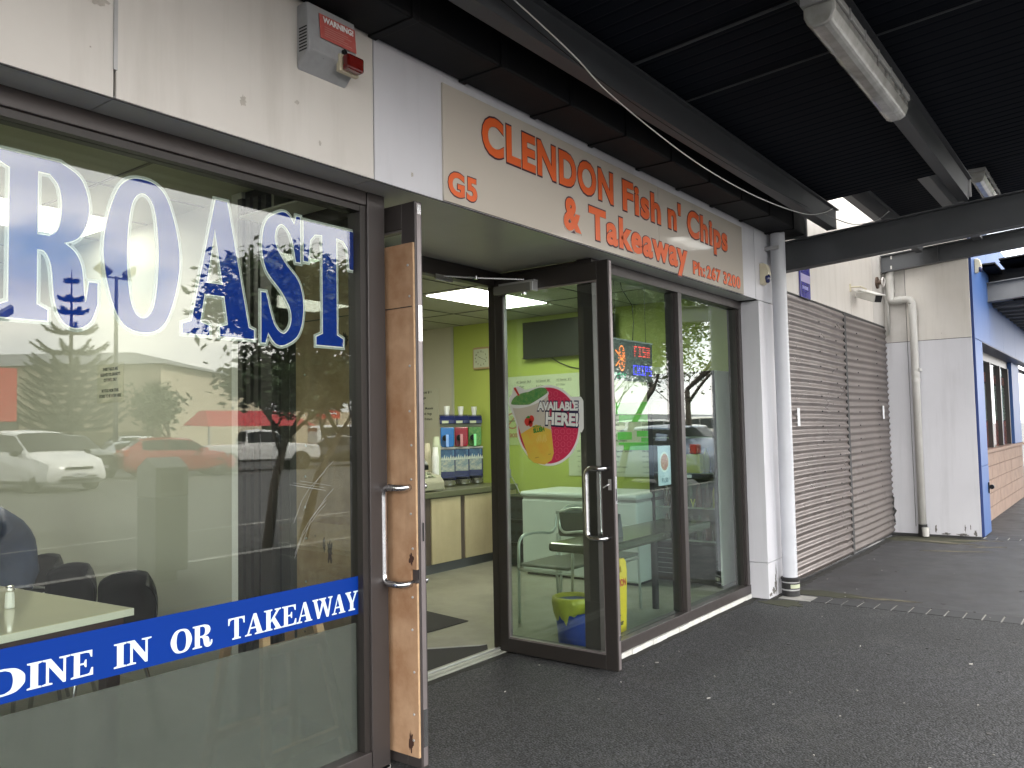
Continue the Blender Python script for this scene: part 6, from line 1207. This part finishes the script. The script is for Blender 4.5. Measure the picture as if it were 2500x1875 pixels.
# Norfolk pine
NP = thing('norfolk_pine', 'tall tiered norfolk pine reflected behind the white people mover', 'tree', (27.6, -57.0, ZG))
rnd = random.Random(4); tk_ = MB().tube([(27.6, -57, ZG), (27.6, -57, 9), (27.6, -57, 13.4)], [.22, .12, .03], 10); tk_.build('trunk', M['bark'], NP, smooth=True)
nf = MB()
z = 2.2; tiers = []
while z < 6.8: tiers.append((z, 3.6*(1-(z-2.2)/14)+.2, 11)); z += .55
tiers += [(7.6, 2.5, 9), (9.0, 1.75, 7), (10.4, 1.0, 6), (11.3, .75, 5), (12.6, .28, 4)]
for z, Lb, nb in tiers:
    off = rnd.uniform(0, 1)
    for k in range(nb):
        a = off+2*math.pi*k/nb; d = Vector((math.cos(a), math.sin(a), 0)); P_ = []
        for i in range(7): t_ = i/6; P_.append(Vector((27.6, -57, z))+d*Lb*t_+Vector((0, 0, Lb*(-.10*math.sin(t_*3.1)+  .26*t_*t_))))
        nf.tube(P_, .03, 4, cap=False)
        for i in range(1, 7):
            for _ in range(60):
                s_ = Vector((-d.y, d.x, 0)); c = P_[i]+(P_[i]-P_[i-1])*rnd.uniform(-1, 0); dd = (s_*rnd.uniform(-1, 1)+Vector((0, 0, rnd.uniform(-.30, .45)))+d*.6).normalized()*(.42 if i < 6 else .25)
                w_ = Vector((rnd.uniform(-1, 1), rnd.uniform(-1, 1), rnd.uniform(-1, 1))).normalized()*.035; nf.add([c-w_, c+w_, c+dd], [(0, 1, 2)])
nf.build('crown', M['leaf2'], NP, fixn=False)
# cabbage tree by the cream building
CB = thing('cabbage_tree', 'small spiky cabbage tree against the cream building', 'tree', (34.5, -57, ZG)); MB().tube([(33.2, -56, ZG), (33.2, -56, 4.6)], .14, 8).build('trunk', M['bark'], CB)
cbm = MB()
for _ in range(160):
    d = Vector((rnd.gauss(0, 1), rnd.gauss(0, 1), rnd.gauss(.2, .9))).normalized(); w_ = d.orthogonal().normalized()*.05; c = Vector((33.2, -56, 4.8)); cbm.add([c-w_, c+w_, c+d*1.2], [(0, 1, 2)])
cbm.build('crown', M['leaf2'], CB, fixn=False)
# light poles with floodlights
def pole(lab, x, y, h):
    t = thing('light_pole', lab, 'light pole', (x, y, ZG), 'car park floodlight poles'); MB().tube([(x, y, ZG), (x, y, h)], [.16, .09], 12).build('mast', M['steelwork'], t, smooth=True)
    MB().box(x-.9, x+.9, y-.05, y+.05, h-.15, h-.05).build('crossarm', M['steelwork'], t)
    for s, a in ((-1, 30), (1, 35)): MB().box(-.42, .42, -.10, .10, -.30, .30).xf(Matrix.Translation((x+s*.75, y, h+.28)) @ Matrix.Rotation(R(a*s*-1), 4, 'Y') @ Matrix.Rotation(R(-50), 4, 'X')).build('floodlight', M['steel_l'], t, bevel=.03)
pole('floodlight pole reflected through the letter O', 23.6, -43, 10.6); pole('floodlight pole reflected behind the letter S', 34.5, -42, 13.0)
pole('far floodlight pole at the left edge of the big window', 17.5, -44, 7.8)
# cream hall with grey hipped roof
HL = thing('hall_building', 'cream walled hall with a grey hipped roof across the car park', 'building', (40, -75, ZG))
c0 = Vector((35.2, -58.5)); e1 = Vector((-.62, -.785)); e2 = Vector((.80, -.60)); La, Lb_ = 34, 26; he = 7.2
def hp(a, b, z): q = c0+e1*a+e2*b; return (q.x, q.y, z)
MB().hexa([hp(0,0,ZG), hp(La,0,ZG), hp(La,Lb_,ZG), hp(0,Lb_,ZG), hp(0,0,he), hp(La,0,he), hp(La,Lb_,he), hp(0,Lb_,he)]).build('wall', M['creamb'], HL)
rf = MB().add([hp(-.6,-.6,he), hp(La+.6,-.6,he), hp(La+.6,Lb_+.6,he), hp(-.6,Lb_+.6,he), hp(8,Lb_/2,he+2.3), hp(La-8,Lb_/2,he+2.3)], [(0,1,5,4),(1,2,5),(2,3,4,5),(3,0,4),(3,2,1,0)]).build('roof', M['roofg'], HL)
MB().hexa([hp(-.15,-.15,ZG), hp(La,-.15,ZG), hp(La,.0,ZG), hp(-.15,.0,ZG), hp(-.15,-.15,1.9), hp(La,-.15,1.9), hp(La,0,1.9), hp(-.15,0,1.9)]).build('plinth', P('olive_plinth', (.22, .20, .13), .8), HL)
for k in range(5): MB().hexa([hp(6+k*5,-.2,2.1), hp(8.6+k*5,-.2,2.1), hp(8.6+k*5,.0,2.1), hp(6+k*5,.0,2.1), hp(6+k*5,-.2,3.5), hp(8.6+k*5,-.2,3.5), hp(8.6+k*5,0,3.5), hp(6+k*5,0,3.5)]).build('window', P('hall_window', (.10, .10, .08), .4), HL)
# white sheds / boards, long white roof, red awning and signs
WB = thing('white_hoarding', 'row of white boards behind the black sedan in the reflection', 'hoarding', (42, -44, ZG))
for k in range(6): bx('board', M['creamb'], WB, 36+k*2.4, 38.3+k*2.4, -43.2-.4*k, -43-.4*k, ZG, 3.0)
RA = thing('red_awning', 'long low red awning roof reflected behind the white pickup', 'awning', (34, -44, ZG))
MB().hexa([(28,-43.5,2.1),(36,-43.5,2.1),(36,-40.8,2.0),(28,-40.8,2.0),(29,-43.3,3.0),(35,-43.3,3.0),(35,-42.6,3.0),(29,-42.6,3.0)]).build('roof', P('awning_red', (.42, .03, .035), .6), RA)
for x_ in (28.3, 35.7): bx('post', M['alu'], RA, x_-.05, x_+.05, -41.2, -41.1, ZG, 2.1)
RS = thing('red_sign', 'small red sign with pale lines on posts near the white boards', 'sign', (40, -43, ZG)); bx('board', M['red'], RS, 37.6, 39.6, -42.6, -42.5, 2.5, 3.9)
for k in range(3): bx('stripe', M['paper_w'], RS, 37.9, 39.3, -42.49, -42.48, 2.8+k*.3, 2.9+k*.3)
for x_ in (37.8, 39.4): bx('post', M['steelwork'], RS, x_-.05, x_+.05, -42.58, -42.52, ZG, 2.5)
R2 = thing('red_billboard', 'plain red billboard at the left edge of the big window reflection', 'sign', (16, -44, ZG)); bx('board', M['red'], R2, 13, 18.9, -44.2, -44.1, 2.4, 5.2); bx('post', M['steelwork'], R2, 14, 14.2, -44.3, -44.2, ZG, 2.4); bx('post', M['steelwork'], R2, 17, 17.2, -44.3, -44.2, ZG, 2.4)
LR = thing('long_shed', 'long low white roofed shed behind the vans in the fish shop reflection', 'building', (70, -36, ZG))
bx('wall', M['creamb'], LR, 56, 110, -40, -32, ZG, 1.9); MB().hexa([(55,-41,1.9),(111,-41,1.9),(111,-31,1.9),(55,-31,1.9),(55,-37,2.7),(111,-37,2.7),(111,-35,2.7),(55,-35,2.7)]).build('roof', M['roofg'], LR)
for k in range(8): bx('window', M['cglass'], LR, 58+k*6, 60.5+k*6, -32, -31.95, .7, 1.5)
HG = MB(); rnd = random.Random(2)
for _ in range(5200):
    x_ = rnd.uniform(-80, 150); y_ = -88-rnd.uniform(0, 10)-(x_*.0 if x_ < 60 else 0); c = Vector((x_, y_, ZG+rnd.random()*(4.2+1.6*math.sin(x_*.13)+1.0*math.sin(x_*.41)))); w_ = Vector((rnd.uniform(-1, 1), rnd.uniform(-1, 1), rnd.uniform(-1, 1))).normalized(); u_ = w_.orthogonal().normalized(); s_ = rnd.uniform(.3, .8); HG.add([c-w_*s_, c+u_*s_, c+w_*s_, c-u_*s_], [(0, 1, 2, 3)])
HG.build('far_trees', M['leaf3'], None, fixn=False, kind='stuff', label='far line of trees beyond the car park, one mass', cat='trees')
# litter bin by the kerb
LB = thing('litter_bin', 'square litter bin with a hooded top standing at the kerb, reflected in the big window', 'litter bin', (4.6, -5.2, 0))
bx('bin_body', M['steelwork'], LB, 4.42, 4.78, -5.38, -5.02, .10, .85, bevel=.02); MB().prism([(-5.38, .85), (-5.38, 1.15), (-5.2, 1.25), (-5.02, 1.15), (-5.02, .85)][::-1], (4.42, 0, 0), (0, 1, 0), (0, 0, 1), (1, 0, 0), .36).build('hood', M['steel_l'], LB, bevel=.01)
bx('opening', M['dark'], LB, 4.48, 4.72, -5.025, -5.012, .90, 1.08); bx('foot', M['steelwork'], LB, 4.5, 4.7, -5.3, -5.1, 0, .10)
# painted bay lines in the car park
ln = MB()
for k in range(14): ln.box(8+k*2.6, 8.1+k*2.6, -31, -26, ZG-.008, ZG-.004)
ln.box(-10, 50, -10.2, -10.08, ZG-.008, ZG-.004); ln.build('road_marking', M['kerb'], None, kind='structure')
